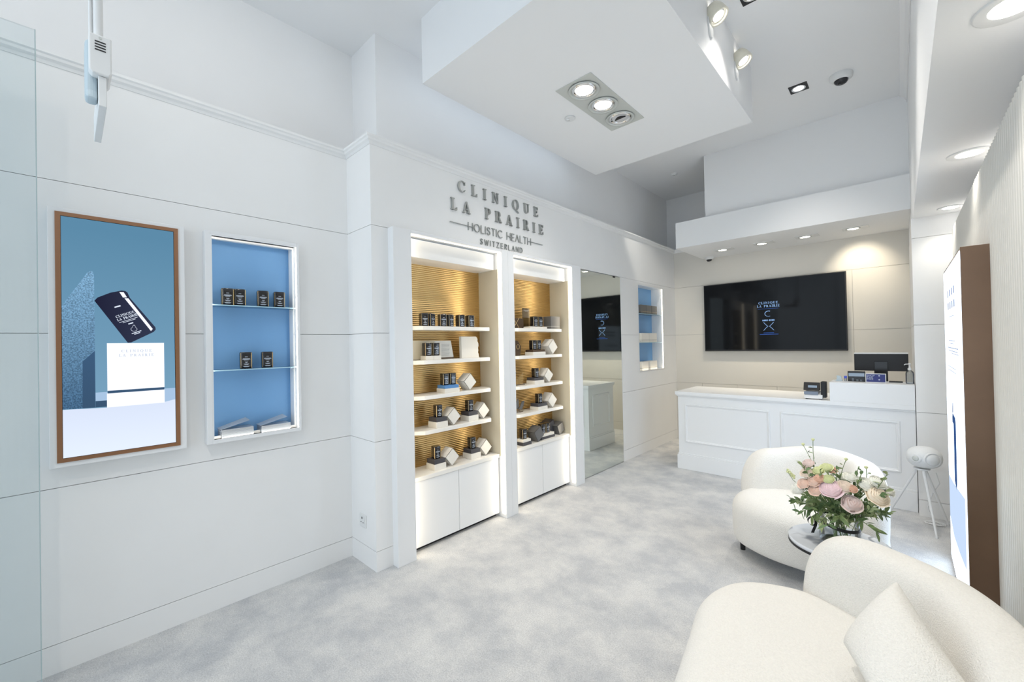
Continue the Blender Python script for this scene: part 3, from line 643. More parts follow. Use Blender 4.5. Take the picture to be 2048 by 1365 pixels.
for i, (yy, zz) in enumerate(((2.99, 3.64), (3.59, 3.63))):
    t = thing('wall_washer_spot', ('nearer' if i == 0 else 'farther')+' cream spotlight on the right side of the hanging box', 'spotlight', (-.908, yy, zz), 'spotlights on the hanging box')
    RX = Matrix.Rotation(PI/2, 4, 'Y')
    MB().lathe([(.085,0),(.088,.006),(.080,.010)], (0,0,0), 28, RX).xf(Matrix.Diagonal((1,.55,1.15,1))).xf(Matrix.Translation((-.908,yy,zz))).build('base_plate', PLASTW, t)
    d = Vector((.50,0,-.87)).normalized(); q = d.to_track_quat('Z','Y').to_matrix().to_4x4()
    p = Vector((-.870, yy, zz+.055))
    MB().lathe([(.030,-.055),(.052,-.045),(.062,-.010),(.064,.045),(.060,.048),(.052,.046),(.050,.030)], (0,0,0), 26, q, cap=False).xf(Matrix.Translation(p)).build('lamp_head', mat('cream_spot_%d' % i, s2l((232,228,212)), .4), t)
    MB().lathe([(.050,.030),(.044,.034),(.036,.034)], (0,0,0), 24, q, cap=False).xf(Matrix.Translation(p)).build('reflector_ring', CHROME, t)
    MB().lathe([(.036,.034),(.034,.036)], (0,0,0), 24, q).xf(Matrix.Translation(p)).build('lamp', LAMP, t)
    MB().tube([(-.905,yy,zz+.07),(-.885,yy-.01,zz+.085),(-.872,yy-.02,zz+.06)], .004, 8).build('bracket', BLACKM, t)
    spot('washer_spot', p+d*.06, p+d*2, 5, .72, .6, (1,.95,.86), .04)
def sq_spot(x, y, lab):
    t = thing('square_downlight', lab, 'ceiling light', (x, y, ZC), 'black square ceiling downlights')
    MB().box(x-.072, x+.072, y-.072, y+.072, ZC-.006, ZC+.001).build('plate', BLACKM, t, bevel=.001)
    MB().lathe([(.055,-.006),(.055,-.010),(.048,-.010),(.040,-.0065)], (x,y,ZC), 26, cap=False).build('trim_ring', CHROME, t); MB().lathe([(.040,-.0075),(.038,-.0078)], (x,y,ZC), 24).build('lamp', LAMP, t)
    spot('ceiling_spot', (x, y, ZC-.03), (x-.1, y, 0) if y > 4 else (-.35, 2.75, .6), 52 if y > 4 else 62, 1.7, .8, (1,.95,.88), .05)
sq_spot(-.663, 4.70, 'black square downlight in the ceiling near the dome camera'); sq_spot(-.700, 3.20, 'black square downlight at the top edge of the picture')
def dome(c, r, lab):
    t = thing('dome_camera', lab, 'camera', c)
    MB().lathe([(r*.98,0),(r,-.008),(r*.98,-r*.40),(r*.66,-r*.60)], c, 26).build('base', PLASTW, t)
    MB().lathe([(r*.64,-r*.55)]+[(r*.62*math.cos(a), -r*.58-r*.45*math.sin(a)) for a in [PI/2*k/7 for k in range(7)]]+[(.002,-r*1.04)], c, 24).build('dome', mat('smoked_dome', (.03,.03,.035), .08), t)
    MB().lathe([(r*.16,-r*.9),(r*.16,-r*1.06),(r*.1,-r*1.07)], (c[0]-.01, c[1]-.02, c[2]), 12).build('lens', BLACK, t)
dome((-.354, 4.744, ZC), .085, 'white dome camera on the ceiling by the black downlight'); dome((-2.03, 6.40, 2.715), .062, 'small dome camera under the desk soffit by the back wall')
for i, (x, y) in enumerate(((-1.72, 6.02), (-1.25, 6.0), (-.803, 6.01), (-.357, 5.97))):
    t = thing('soffit_downlight', ('leftmost', 'second', 'third', 'rightmost')[i]+' square downlight in the soffit above the television', 'ceiling light', (x, y, 2.715), 'downlights above the television')
    MB().box(x-.115, x+.115, y-.075, y+.075, 2.710, 2.716).build('plate', PLASTW, t, bevel=.001)
    MB().lathe([(.066,-.0055),(.066,-.010),(.055,-.011),(.050,-.006)], (x-.02,y,2.715), 26, cap=False).build('trim_ring', GREYM, t); MB().lathe([(.050,-.0065),(.048,-.0068)], (x-.02,y,2.715), 24).build('lamp', LAMPW, t)
    tg = (x-.1, 6.49, 1.9) if i < 3 else (x+.02, 6.49, 2.3)
    spot('soffit_spot', (x-.02, y, 2.69), tg if i == 3 else (x-.05, y+.15, 0), 38 if i < 3 else 26, 1.5 if i < 3 else 1.25, .9, (1,.88,.68), .04)
for i, (x, y, r) in enumerate(((.265, 1.95, .088), (.285, 3.36, .088), (.290, 4.66, .075))):
    t = thing('round_downlight', ('nearest', 'middle', 'farthest')[i]+' round downlight in the lowered ceiling along the fluted wall', 'ceiling light', (x, y, 2.49), 'round downlights along the right wall')
    MB().lathe([(r,.001),(r,-.005),(r*.95,-.007),(r*.62,-.003)], (x,y,2.49), 32, cap=False).build('trim_ring', PLASTW, t); MB().lathe([(r*.62,-.003),(r*.6,-.0035)], (x,y,2.49), 26).build('lamp', LAMP, t)
    spot('wall_graze_spot', (x-.02, y, 2.465), (x+.10, y+.02, 1.2), 8, 2.2, .9, (1,.94,.84), .03)
for i, (x, y) in enumerate(((-1.75, -.45), (-1.75, .60), (-.75, -.50), (-.75, .75))):  # unseen downlights, added to brighten the left wall, floor and seating
    t = thing('square_downlight', ('nearer', 'farther')[i % 2]+' added ceiling downlight above the picture, '+('along the left wall' if i < 2 else 'over the sofa'), 'ceiling light', (x, y, ZC), 'added downlights above the picture')
    Bx(x-.072, x+.072, y-.072, y+.072, ZC-.006, ZC+.001).build('plate', BLACKM, t, bevel=.001); MB().lathe([(.040,-.0075),(.038,-.0078)], (x,y,ZC), 24).build('lamp', LAMPW, t)
    spot('added_front_spot', (x, y, ZC-.03), (-2.93, y+.15, 2.5) if i < 2 else (x-.2, y+.3, 0) if i == 2 else (-.45, 2.6, .5), 13 if i < 2 else 100, 2.3 if i < 2 else 1.7, .9, (1,.94,.86), .05)
sd = thing('smoke_detector', 'tiny white detector on the ceiling over the back corner', 'detector', (-2.293, 5.842, ZC))
MB().lathe([(.045,0),(.045,-.012),(.030,-.020)], (-2.293,5.842,ZC), 20).build('cover', PLASTW, sd); MB().lathe([(.012,-.018),(.010,-.024)], (-2.293,5.842,ZC), 12).build('sensor', GREYM, sd)
# spot on the far face of the hanging box that lights the wall over the far niche
t = thing('wall_washer_spot', 'spotlight on the far side of the hanging box, hidden from view', 'spotlight', (-2.1, 4.062, 3.6))
MB().lathe([(.04,0),(.055,.03),(.055,.11),(.05,.11)], (0,0,0), 20, Matrix.Rotation(-PI/2,4,'X')).xf(Matrix.Translation((-2.1,4.065,3.6))).build('lamp_head', PLASTW, t)
t = thing('added_wash_strip', 'added light strip on the unseen left side of the hanging box', 'light strip', (-2.47, 2.9, 3.55))  # strip added out of sight to brighten the upper display wall
Bx(-2.482, -2.470, 1.80, 4.02, 3.545, 3.575).build('channel', PLASTW, t); Bx(-2.4835, -2.4822, 1.81, 4.01, 3.547, 3.573).build('diffuser', emis('added_wash_glow', (.80, .90, 1.0), 6.5), t)
spot('niche_wash_spot', (-2.1, 4.22, 3.58), (-2.58, 5.62, 2.45), 60, .55, .9, (1,.95,.85), .03)

# hanging sign
hg = thing('hanging_sign', 'white hanging sign on a ceiling pole, seen edge on', 'hanging sign', (-1.95, .08, 2.3))
MB().lathe([(.0125,2.52),(.0125,ZC)], (-1.95,.080,0), 16).build('pole', PLASTW, hg); MB().lathe([(.005,2.52),(.005,ZC)], (-1.95,.062,0), 8).build('cable_conduit', PLASTW, hg)
MB().prism([(.056,2.425),(.064,2.415),(.104,2.415),(.110,2.425),(.110,2.545),(.056,2.545)], 'x', -2.02, -1.905).build('bracket', PLASTW, hg, bevel=.004)
for k in range(4): Bx(-1.9055, -1.9035, .070, .096, 2.492+.009*k, 2.4955+.009*k).build('vent_slot', BLACKM, hg)
MB().prism(circ(.083, 2.534, .004, 10), 'x', -1.9055, -1.9035).build('screw', GREYM, hg)
MB().prism([(-1.94,2.37),(-1.93,2.34),(-1.99,2.34),(-2.03,2.37),(-2.03,2.54),(-1.94,2.54)][::-1], 'y', .048, .078).build('housing', GREYPL, hg, bevel=.012, seg=3)
MB().prism([(-1.915,2.315),(-2.26,2.315),(-2.26,2.414),(-1.915,2.414)], 'y', .078, .098).build('sign_board', PLASTW, hg, bevel=.002)

# glass door leaf beside the left wall
gd = thing('glass_door', 'clear frameless glass door leaf at the far left edge', 'glass door', (-2.70, -.75, 0))
TGL = thin_glass('pale_green_door_glass', (.945, .972, .978), .5)
Bx(-2.706, -2.694, -1.45, -.083, .008, 2.896).build('pane', TGL, gd, bevel=.0015)
Bx(-2.7065, -2.6935, -.0845, -.0815, .008, 2.896).build('polished_edge', mat('green_grey_glass_edge', s2l((168, 186, 188)), .2), gd)
Bx(-2.715, -2.685, -1.45, -.9, 0, .10).build('bottom_rail', CHROME, gd, bevel=.002)
# socket
so = thing('wall_socket', 'white wall socket low on the short return wall', 'socket', (-2.755, YR, .30))
Bx(-2.798, -2.710, YR-.008, YR, .258, .345).build('plate', PLASTW, so, bevel=.003)
MB().box(-2.765,-2.755,YR-.0095,YR-.007,.312,.326).box(-2.778,-2.770,YR-.0095,YR-.007,.286,.292).box(-2.748,-2.740,YR-.0095,YR-.007,.286,.292).build('pin_slot', BLACKM, so)
Bx(-2.735, -2.722, YR-.012, YR-.008, .288, .318).build('switch', PLASTW, so, bevel=.002)

# ================================================================== JARS, CARTONS AND OTHER GOODS
def jar_proto():
    t = thing('supplement_jar', 'x', 'jar', (0,0,0))
    def sqr(hx, r, z): return [(x, y, z) for x, y in rrect(0, 0, hx, hx, r)]
    mb = MB().grid([sqr(.028,.012,0), sqr(.031,.014,.003), sqr(.032,.014,.02), sqr(.032,.014,.080)], closed=True)
    mb.prism(rrect(0,0,.028,.028,.012), 'z', 0, .0005); body = mb.build('body', JARBLK, t)
    mb = MB().grid([sqr(.0315,.014,.080), sqr(.0322,.014,.081), sqr(.0322,.014,.096), sqr(.029,.012,.101)], closed=True)
    mb.prism(rrect(0,0,.029,.029,.012), 'z', .1005, .101); lid = mb.build('lid', JARBLK, t)
    sts = []
    for a in (-PI/4, PI/4):
        c, s_ = math.cos(a), math.sin(a); k = .018+.0143; p = Vector((c, s_, 0)); tg = Vector((-s_, c, 0))
        cx = (.032-.014)*(1 if c > 0 else -1); cy = (.032-.014)*(1 if s_ > 0 else -1)
        b = Vector((cx, cy, 0))+p*.0137
        q = [b-tg*.0011, b+tg*.0011]; mb = MB().add([q[0]+Vector((0,0,.004)), q[1]+Vector((0,0,.004)), q[1]+Vector((0,0,.096)), q[0]+Vector((0,0,.096)), q[0]+p*.001+Vector((0,0,.004)), q[1]+p*.001+Vector((0,0,.004)), q[1]+p*.001+Vector((0,0,.096)), q[0]+p*.001+Vector((0,0,.096))],
                                           [(0,3,2,1),(4,5,6,7),(0,1,5,4),(1,2,6,5),(2,3,7,6),(3,0,4,7)])
        sts.append(mb.build('gold_stripe', GOLDL, body))
    mb = MB()
    for yw, z in ((.007,.071),(.018,.060),(.020,.056),(.012,.0515),(.008,.040),(.005,.036),(.014,.028),(.010,.024),(.016,.014),(.012,.011)):
        mb.box(.0318, .0323, -yw, yw, z, z+.0022)
    lb = mb.build('lettering', INK, body)
    return t, [(body, [sts[0], sts[1], lb]), (lid, [])]
JP, JK = jar_proto(); jar_used = False
def jar(x, y, z, label, group, rot=0, s=1.0):
    global jar_used
    if not jar_used:
        jar_used = True; JP.location = (x, y, z); JP.rotation_euler = (0,0,rot); JP['label'] = label; JP['group'] = group; JP.scale = (s,s,s); return JP
    o = copy_tree(JP, JK, (x, y, z), label, group, rot); o.scale = (s,s,s); return o
def T(shelfz): return shelfz+.013
o6 = ('first', 'second', 'third', 'fourth', 'fifth', 'sixth')
for i, (yy, rr) in enumerate(((1.882, -.25), (1.942, .25), (2.060, -.25), (2.126, .2), (2.246, -.1), (2.351, -.1))):
    jar(-2.69, yy, T(1.640), o6[i]+' black jar from the left on the near cabinet top shelf', 'jars on the near cabinet top shelf', rr)
# brochure stand with two jars in front of it
br = thing('leaflet_stand', 'slanted leaflet stand with printed card on the near cabinet second shelf', 'leaflet stand', (-2.72, 2.0, T(1.38)))
zz = T(1.38)
MB().prism([(1.812,zz+.004),(2.03,zz+.004),(2.02,zz+.152),(1.790,zz+.152)], 'x', -2.752, -2.746).build('left_leaf', CREAM, br)
MB().prism([(2.03,zz+.012),(2.212,zz+.012),(2.185,zz+.150),(2.02,zz+.150)], 'x', -2.752, -2.744).build('right_card', PAPER, br)
MB().box(-2.79, -2.745, 1.83, 2.21, zz, zz+.004).prism([(2.05,zz+.003),(2.215,zz+.003),(2.213,zz+.013),(2.05,zz+.013)], 'x', -2.755, -2.742).build('base', DARKBR, br)
tl = MB()
for k in range(9): tl.box(-2.7441, -2.7436, 2.088, 2.165+.003*(k % 3), zz+.030+.011*k, zz+.0325+.011*k)
tl.prism(circ(2.040, zz+.075, .022, 14), 'x', -2.7441, -2.7436); tl.build('print', mat('grey_print', s2l((150,152,158)), .6), br)
for i, yy in enumerate((1.912, 1.985)):
    tag(MB().box(-2.735, -2.66, yy-.036, yy+.036, zz, zz+.032).build('jar_plinth', CARTW, bevel=.002), ('left' if i == 0 else 'right')+' low white plinth under a jar before the leaflet stand', 'display block', 'plinths on the second shelf')
    jar(-2.695, yy, zz+.032, ('left' if i == 0 else 'right')+' black jar in front of the leaflet stand', 'jars before the leaflet stand', -.15)
sl = [(2.268, zz), (2.465, zz), (2.462, zz+.03), (2.452, zz+.045), (2.458, zz+.062), (2.454, zz+.085), (2.462, zz+.105), (2.458, zz+.128), (2.448, zz+.142), (2.452, zz+.155), (2.445, zz+.172), (2.430, zz+.183), (2.266, zz+.183)]
tag(MB().prism(sl, 'x', -2.735, -2.705).build('stone_slab', CARTW, bevel=.002), 'cream slab with ragged right edge on the near cabinet second shelf', 'slab')
def pack(x, y, z, where, jars=1, topm=None, basem=None, cubem=None, w=.110, cube=True, cs=.099, ang=40, dcube=.062, hb=.046, ht=.034, rz=0):
    """opened gift pack: tray with jar(s), and its lid tipped on edge beside it"""
    b = thing('gift_pack_tray', 'open gift tray '+where, 'box', (x, y, z), 'opened gift packs')
    Bx(x-.055, x+.055, y-w/2, y+w/2, z, z+hb).build('tray', basem or CARTW, b, bevel=.0015)
    Bx(x-.050, x+.050, y-w/2+.004, y+w/2-.004, z+hb, z+hb+ht).build('insert', topm or CARTD, b, bevel=.0015)
    sp_ = [0] if jars == 1 else [-.036, .036]
    for i, dy in enumerate(sp_): jar(x, y+dy, z+hb+ht, ('left ' if i == 0 and jars == 2 else 'right ' if jars == 2 else '')+'black jar on the tray '+where, 'jars on gift trays', -.12, .93)
    if cube: lid(x, y+w/2+dcube, z, where, cs, ang, cubem)
def lid(x, y, z, where, cs, ang, m=None, name=None):
    t = thing('tipped_carton', (name or 'tipped cube carton by the tray ')+where, 'box', (x, y, z), 'tipped cube cartons')
    a = math.radians(ang); c, s_ = math.cos(a), math.sin(a); hx = cs*.48
    def P(u, v): return (y+u*c-v*s_, z+.001+u*s_+v*c)
    wl_ = .003
    mb = MB().prism([P(0,0),P(cs,0),P(cs,cs),P(0,cs)], 'x', x+hx-wl_, x+hx).prism([P(0,0),P(cs,0),P(cs,cs),P(0,cs)], 'x', x-hx, x-hx+wl_)
    mb.prism([P(0,0),P(0,cs),P(wl_,cs),P(wl_,0)], 'x', x-hx, x+hx).prism([P(cs-wl_,0),P(cs,0),P(cs,cs),P(cs-wl_,cs)], 'x', x-hx, x+hx).prism([P(0,cs-wl_),P(0,cs),P(cs,cs),P(cs,cs-wl_)], 'x', x-hx, x+hx)
    mb.build('shell', m or CARTW, t)
    MB().prism([P(wl_,.004),P(cs-wl_,.004),P(cs-wl_,.006),P(wl_,.006)], 'x', x-hx+wl_, x+hx-wl_).build('inside', CARTD, t)
    return t
pack(-2.70, 2.115, T(1.112), 'with a blue insert on the near cabinet third shelf', 2, CARTB, w=.150, hb=.034, ht=.026, dcube=.115)
pack(-2.69, 2.000, T(.850), 'at the left of the near cabinet fourth shelf'); pack(-2.71, 2.345, T(.850), 'at the right of the near cabinet fourth shelf')
pack(-2.68, 1.968, .545, 'at the left of the near cabinet counter'); pack(-2.70, 2.355, .545, 'at the right of the near cabinet counter')
# far cabinet
z1_ = T(1.640)
bk = thing('cross_plaque', 'dark plaque with crossed gold lines on the far cabinet top shelf', 'plaque', (-2.76, 3.02, z1_))
Bx(-2.77, -2.755, 2.93, 3.115, z1_, z1_+.105).build('plaque', DARKBR, bk)
cx = MB()
for s_ in (-1, 1):
    pts = [(-2.752, 3.005+s_*(.045*abs(1-2*k/10)**.9*(1 if k < 5 else -1)), z1_+.112*k/10) for k in range(11)]
    cx.tube(pts, .0022, 6)
cx.build('crossed_wire', GOLDL, bk)
tag(Bx(-2.74, -2.65, 3.095, 3.36, z1_, z1_+.020).build('display_block', CARTW, bevel=.002), 'thin white block under two jars on the far cabinet top shelf', 'display block')
for i, yy in enumerate((3.205, 3.285)): jar(-2.695, yy, z1_+.020, ('left' if i == 0 else 'right')+' black jar on the thin white block in the far cabinet', 'jars on the thin block', -.15)
gb = thing('grey_carton', 'dark grey metallic carton at the right of the far cabinet top shelf', 'box', (-2.68, 3.48, z1_))
Bx(-2.73, -2.63, 3.400, 3.555, z1_+.028, z1_+.130).build('lid', CARTG, gb, bevel=.002); Bx(-2.73, -2.63, 3.400, 3.555, z1_, z1_+.025).build('base', CARTG, gb, bevel=.002); Bx(-2.728, -2.632, 3.402, 3.553, z1_+.024, z1_+.029).build('seam', CARTW, gb)
ac = thing('acrylic_stand', 'clear acrylic card stand behind the jars in the far cabinet', 'stand', (-2.77, 3.17, z1_))
Bx(-2.775, -2.770, 3.12, 3.23, z1_, z1_+.21).build('sheet', GLASS, ac); MB().box(-2.7695,-2.769,3.135,3.215,z1_+.188,z1_+.191).box(-2.7695,-2.769,3.15,3.20,z1_+.178,z1_+.180).build('print', INK, ac)
z2_ = T(1.378)
dp = thing('faceted_ornament', 'dark faceted ornament with a ring on the far cabinet second shelf', 'ornament', (-2.75, 2.98, z2_))
MB().prism([(2.90,z2_),(3.02,z2_),(3.035,z2_+.09),(2.985,z2_+.145),(2.90,z2_+.155)], 'x', -2.78, -2.72).build('block', DARKBR, dp, bevel=.004)
MB().tube([(-2.717, 2.985+.022*math.cos(a), z2_+.085+.022*math.sin(a)) for a in [2*PI*k/16 for k in range(17)]], .003, 6).build('ring', GOLDL, dp)
pack(-2.68, 3.200, z2_, 'with two jars on the far cabinet second shelf', 2, DARKBR, w=.190, hb=.032, ht=.022, dcube=.118, cs=.112)
z3_ = T(1.092)
rk = thing('rod_ornament', 'fan of upright gold rods on the far cabinet third shelf', 'ornament', (-2.74, 3.0, z3_))
MB().prism([(2.89,z3_),(2.93,z3_),(2.99,z3_+.125),(2.89,z3_+.15)], 'x', -2.78, -2.75).build('wedge', CARTG, rk)
Bx(-2.75, -2.715, 2.92, 3.075, z3_, z3_+.004).build('base', DARKBR, rk)
for k in range(9):
    yy = 2.930+.016*k; MB().tube([(-2.732,yy,z3_+.003),(-2.732,yy+.004,z3_+.03+.011*k)], .002, 6).build('rod', GOLDL, rk)
pack(-2.70, 3.215, z3_, 'on the far cabinet third shelf', 1, w=.150, hb=.034, ht=.026, dcube=.085, cs=.104, ang=48)
z4_ = T(.830)
bf = thing('butterfly_ornament', 'grey butterfly shaped ornament on the far cabinet fourth shelf', 'ornament', (-2.72, 3.0, z4_))
MB().prism([(2.97,z4_+.03),(3.00,z4_+.045),(2.995,z4_+.10),(2.985,z4_+.135),(2.955,z4_+.09),(2.945,z4_+.05)], 'x', -2.735, -2.731).build('wing', CARTG, bf)
MB().prism([(3.00,z4_+.045),(2.97,z4_+.03),(3.03,z4_+.02),(3.055,z4_+.06),(3.07,z4_+.105),(3.035,z4_+.10)], 'x', -2.728, -2.722).build('wing', CARTG, bf)
MB().tube([(-2.73,2.94,z4_+.003),(-2.71,2.99,z4_+.004),(-2.72,3.04,z4_+.003)], .0025, 6).tube([(-2.712,2.99,z4_+.003),(-2.728,2.985,z4_+.05)], .002, 6).build('stand', DARKBR, bf)
MB().prism([(2.89,z4_),(2.92,z4_),(3.00,z4_+.12),(2.94,z4_+.16),(2.89,z4_+.155)], 'x', -2.80, -2.77).build('dark_plate', DARKBR, bf)
pack(-2.69, 3.25, z4_, 'on the far cabinet fourth shelf', 1, w=.150, hb=.034, ht=.030, dcube=.085, cs=.108, ang=46)
pack(-2.665, 2.975, .545, 'at the left of the far cabinet counter', 1, CARTW, CARTD, CARTG, w=.120, hb=.030, ht=.024, dcube=.095, cs=.110, ang=28)
pack(-2.690, 3.325, .545, 'at the right of the far cabinet counter', 2, CARTW, CARTD, CARTG, w=.215, hb=.024, ht=.026, dcube=.092, cs=.098, ang=22)
lid(-2.765, 3.44, .545, 'on the far cabinet counter', .12, 20, CARTD, 'dark tipped carton behind two jars ')
# blue niche goods
for i, (yy, z) in enumerate(((.660, 1.767), (.722, 1.767), (.848, 1.767), (.943, 1.767), (.751, 1.385), (.868, 1.385))):
    jar(-2.945, yy, z, (('first', 'second', 'third', 'fourth')[i]+' black jar from the left on the upper glass shelf of the blue niche') if i < 4 else ('left' if i == 4 else 'right')+' black jar on the lower glass shelf of the blue niche', 'jars in the blue niche', -.15)
for i, (a, b, h) in enumerate(((.612, .775, .048), (.818, .985, .040))):
    t = thing('brochure_stack', ('left' if i == 0 else 'right')+' stack of silver brochures on the floor of the blue niche', 'brochures', (-2.94, (a+b)/2, .985), 'brochure stacks in the blue niche')
    n = 8
    for k in range(n): Bx(-2.985, -2.895, a+.001*(k % 2), b, .9875+h*k/n, .9875+h*(k+.85)/n).build('brochure', BROCHURE if k < n-1 else BROCHURE, t)
    z = .9875+h
    MB().add([(-2.985,a-.005,z+.002),(-2.895,a-.005,z+.002),(-2.895,b-.02,z+.038),(-2.985,b-.02,z+.046),(-2.985,a-.005,z+.0035),(-2.895,a-.005,z+.0035),(-2.895,b-.02,z+.0395),(-2.985,b-.02,z+.0475)], [(0,3,2,1),(4,5,6,7),(0,1,5,4),(1,2,6,5),(2,3,7,6),(3,0,4,7)]).build('open_cover', BROCHURE, t)
# far niche cartons
def carton(y0, y1, z, h, m, label, seam=.25):
    t = thing('carton', label, 'box', (-2.66, (y0+y1)/2, z), 'cartons in the far niche')
    Bx(-2.72, -2.62, y0, y1, z+h*seam+.003, z+h).build('lid', m, t, bevel=.002); Bx(-2.72, -2.62, y0, y1, z, z+h*seam).build('base', m, t, bevel=.002); Bx(-2.718, -2.622, y0+.002, y1-.002, z+h*seam-.001, z+h*seam+.004).build('seam', GOLDL if m is CARTG else CARTD, t)
for i, y in enumerate((5.405, 5.580, 5.755)): carton(y, y+.165, 1.892, .125, CARTG, ('left', 'middle', 'right')[i]+' grey carton on the top shelf of the far niche')
for i, (a, b) in enumerate(((5.40, 5.645), (5.65, 5.895))): carton(a, b, 1.492, .132, CARTW, ('left', 'right')[i]+' white carton on the middle shelf of the far niche')
for i, (a, b) in enumerate(((5.41, 5.605), (5.665, 5.89))): carton(a, b, 1.1035, .122, CARTW, ('left', 'right')[i]+' white carton on the floor of the far niche')

# ================================================================== TOTEM
to = thing('light_totem', 'tall bronze light box with glowing white poster on the right', 'light box', (.26, 3.52, 0))
Bx(.2125, .309, 2.975, 4.06, 0, 1.932).build('cabinet', BRONZE, to, bevel=.002)
E_TOT = emis('totem_poster_white', (.70, .84, 1.0), 3.6); E_TT = emis('totem_poster_grey', (.46, .53, .70), 1.0); E_TD = emis('totem_poster_navy', s2l((52, 78, 124)), 1.3); E_TP = emis('totem_poster_pale_blue', (.60, .74, .97), 1.0)
POST = Bx(.2100, .2126, 2.985, 4.05, .03, 1.915).build('poster', E_TOT, to)
def tot(polys, m, name):
    mb = MB()
    for p in polys: mb.prism(p, 'x', .2092, .2101)
    return mb.build(name, m, POST)
tot([rc(3.30+.13*i, 3.38+.13*i, z, z+.042) for z in (1.735, 1.66) for i in range(4)]+[rc(3.36, 3.68, 1.612, 1.617)], E_TT, 'poster_text')
tot([rc(3.34, 3.75, 1.468, 1.474), rc(3.42, 3.66, 1.452, 1.457), rc(3.16, 3.83, 1.425, 1.432), rc(3.2, 3.78, 1.408, 1.414), rc(3.16, 3.6, 1.395, 1.40), rc(3.33, 3.86, 1.31, 1.315), rc(3.33, 3.86, 1.288, 1.293)], E_TT, 'poster_text')
tot([[(3.60,.64),(3.50,.608),(3.455,.66),(3.435,1.00),(3.47,1.03),(3.62,1.038),(3.66,1.005),(3.645,.98),(3.58,.98)], rc(3.59, 3.63, 1.04, 1.10)], E_TD, 'poster_bottle')
tot([[(4.04,.57),(3.70,.60),(3.40,.64),(3.03,.69),(3.05,.33),(3.39,.285),(3.76,.254),(4.04,.30)]], E_TP, 'poster_splash')

# ================================================================== SPEAKER ON TRIPOD
ts = thing('speaker_tripod', 'white three legged speaker stand beside the desk', 'stand', (.09, 4.62, 0))
feet = [(.155, 4.40, 0), (-.11, 4.78, 0), (.235, 4.76, 0)]
for fx, fy, fz in feet:
    MB().tube([(.09+(fx-.09)*.12, 4.62+(fy-4.62)*.12, .452), (fx, fy, .012)], [.010, .007], 10).lathe([(.009,0),(.009,.014)], (fx,fy,0), 10).build('leg', PLASTW, ts)
MB().lathe([(.045,.446),(.05,.452),(.05,.458)], (.09,4.62,0), 20).build('plate', PLASTW, ts)
MB().tube([(.17,4.64,.43),(.19,4.68,.34),(.15,4.70,.25),(.12,4.72,.12),(.16,4.72,.02)], .003, 6).build('cable', PLASTW, ts)
pk = thing('egg_speaker', 'white egg shaped loudspeaker on the tripod stand', 'speaker', (.105, 4.62, .458))
rows = []
for i in range(13):
    a = -PI/2+PI*i/12; r = max(.002, .088*math.cos(a)**.8 if math.cos(a) > 0 else .002); x = .105*math.sin(a)
    rows.append([(.105+x, 4.62+r*1.05*math.cos(2*PI*k/24), .546+r*math.sin(2*PI*k/24)) for k in range(24)])
MB().grid(rows, closed=True).build('shell', PLASTW, pk, weld=True)
dsp = Vector((.25,-1,-.05)).normalized()
def disc(c, r, d, prof, m, name):
    q = Vector(d).normalized().to_track_quat('Z','Y').to_matrix().to_4x4()
    return MB().lathe(prof, (0,0,0), 26, q).xf(Matrix.Translation(c)).build(name, m, pk)
disc((.148, 4.550, .545), .05, (.55,-1,0), [(.052,-.03),(.056,0),(.054,.008),(.048,.009),(.044,.004),(.040,.012),(.020,.018),(.002,.019)], PLASTW, 'side_woofer')
disc((.058, 4.542, .546), .03, (-.45,-1,0), [(.034,-.02),(.036,0),(.033,.008),(.024,.009)], PLASTW, 'front_ring')
disc((.056, 4.536, .546), .02, (-.45,-1,0), [(.020,0),(.020,.006),(.012,.010),(.002,.011)], GREYM, 'tweeter')
tag(MB().tube([(.16+.055*(1-.04*k % .3)*math.cos(k*.6)+.02*math.sin(k), 4.72+.04*math.sin(k*.6), .004+.0012*(k % 5)) for k in range(40)], .003, 6).build('coiled_cable', PLASTW), 'coiled white cable on the carpet under the speaker stand', 'cable')

# ================================================================== SEATING
def smooth_closed(pts, n=72):
    m = len(pts); out = []
    for k in range(n):
        t = k*m/n; i = int(t); u = t-i; p = [Vector((*pts[(i+j-1) % m], 0)) for j in range(4)]
        q = .5*((2*p[1])+(-p[0]+p[2])*u+(2*p[0]-5*p[1]+4*p[2]-p[3])*u*u+(-p[0]+3*p[1]-3*p[2]+p[3])*u**3); out.append((q.x, q.y))
    return out
def smooth_open(pts, n=40):
    m = len(pts)-1; out = []
    for k in range(n+1):
        t = min(k*m/n, m-1e-6); i = int(t); u = t-i; p = [Vector((*pts[min(max(i+j-1, 0), m)], 0)) for j in range(4)]
        q = .5*((2*p[1])+(-p[0]+p[2])*u+(2*p[0]-5*p[1]+4*p[2]-p[3])*u*u+(-p[0]+3*p[1]-3*p[2]+p[3])*u**3); out.append((q.x, q.y))
    return out
def inset(poly, d):
    n = len(poly); out = []
    for i in range(n):
        a = Vector(poly[i-1]); b = Vector(poly[(i+1) % n]); t = (b-a).normalized(); out.append((poly[i][0]-t.y*d, poly[i][1]+t.x*d))
    return out
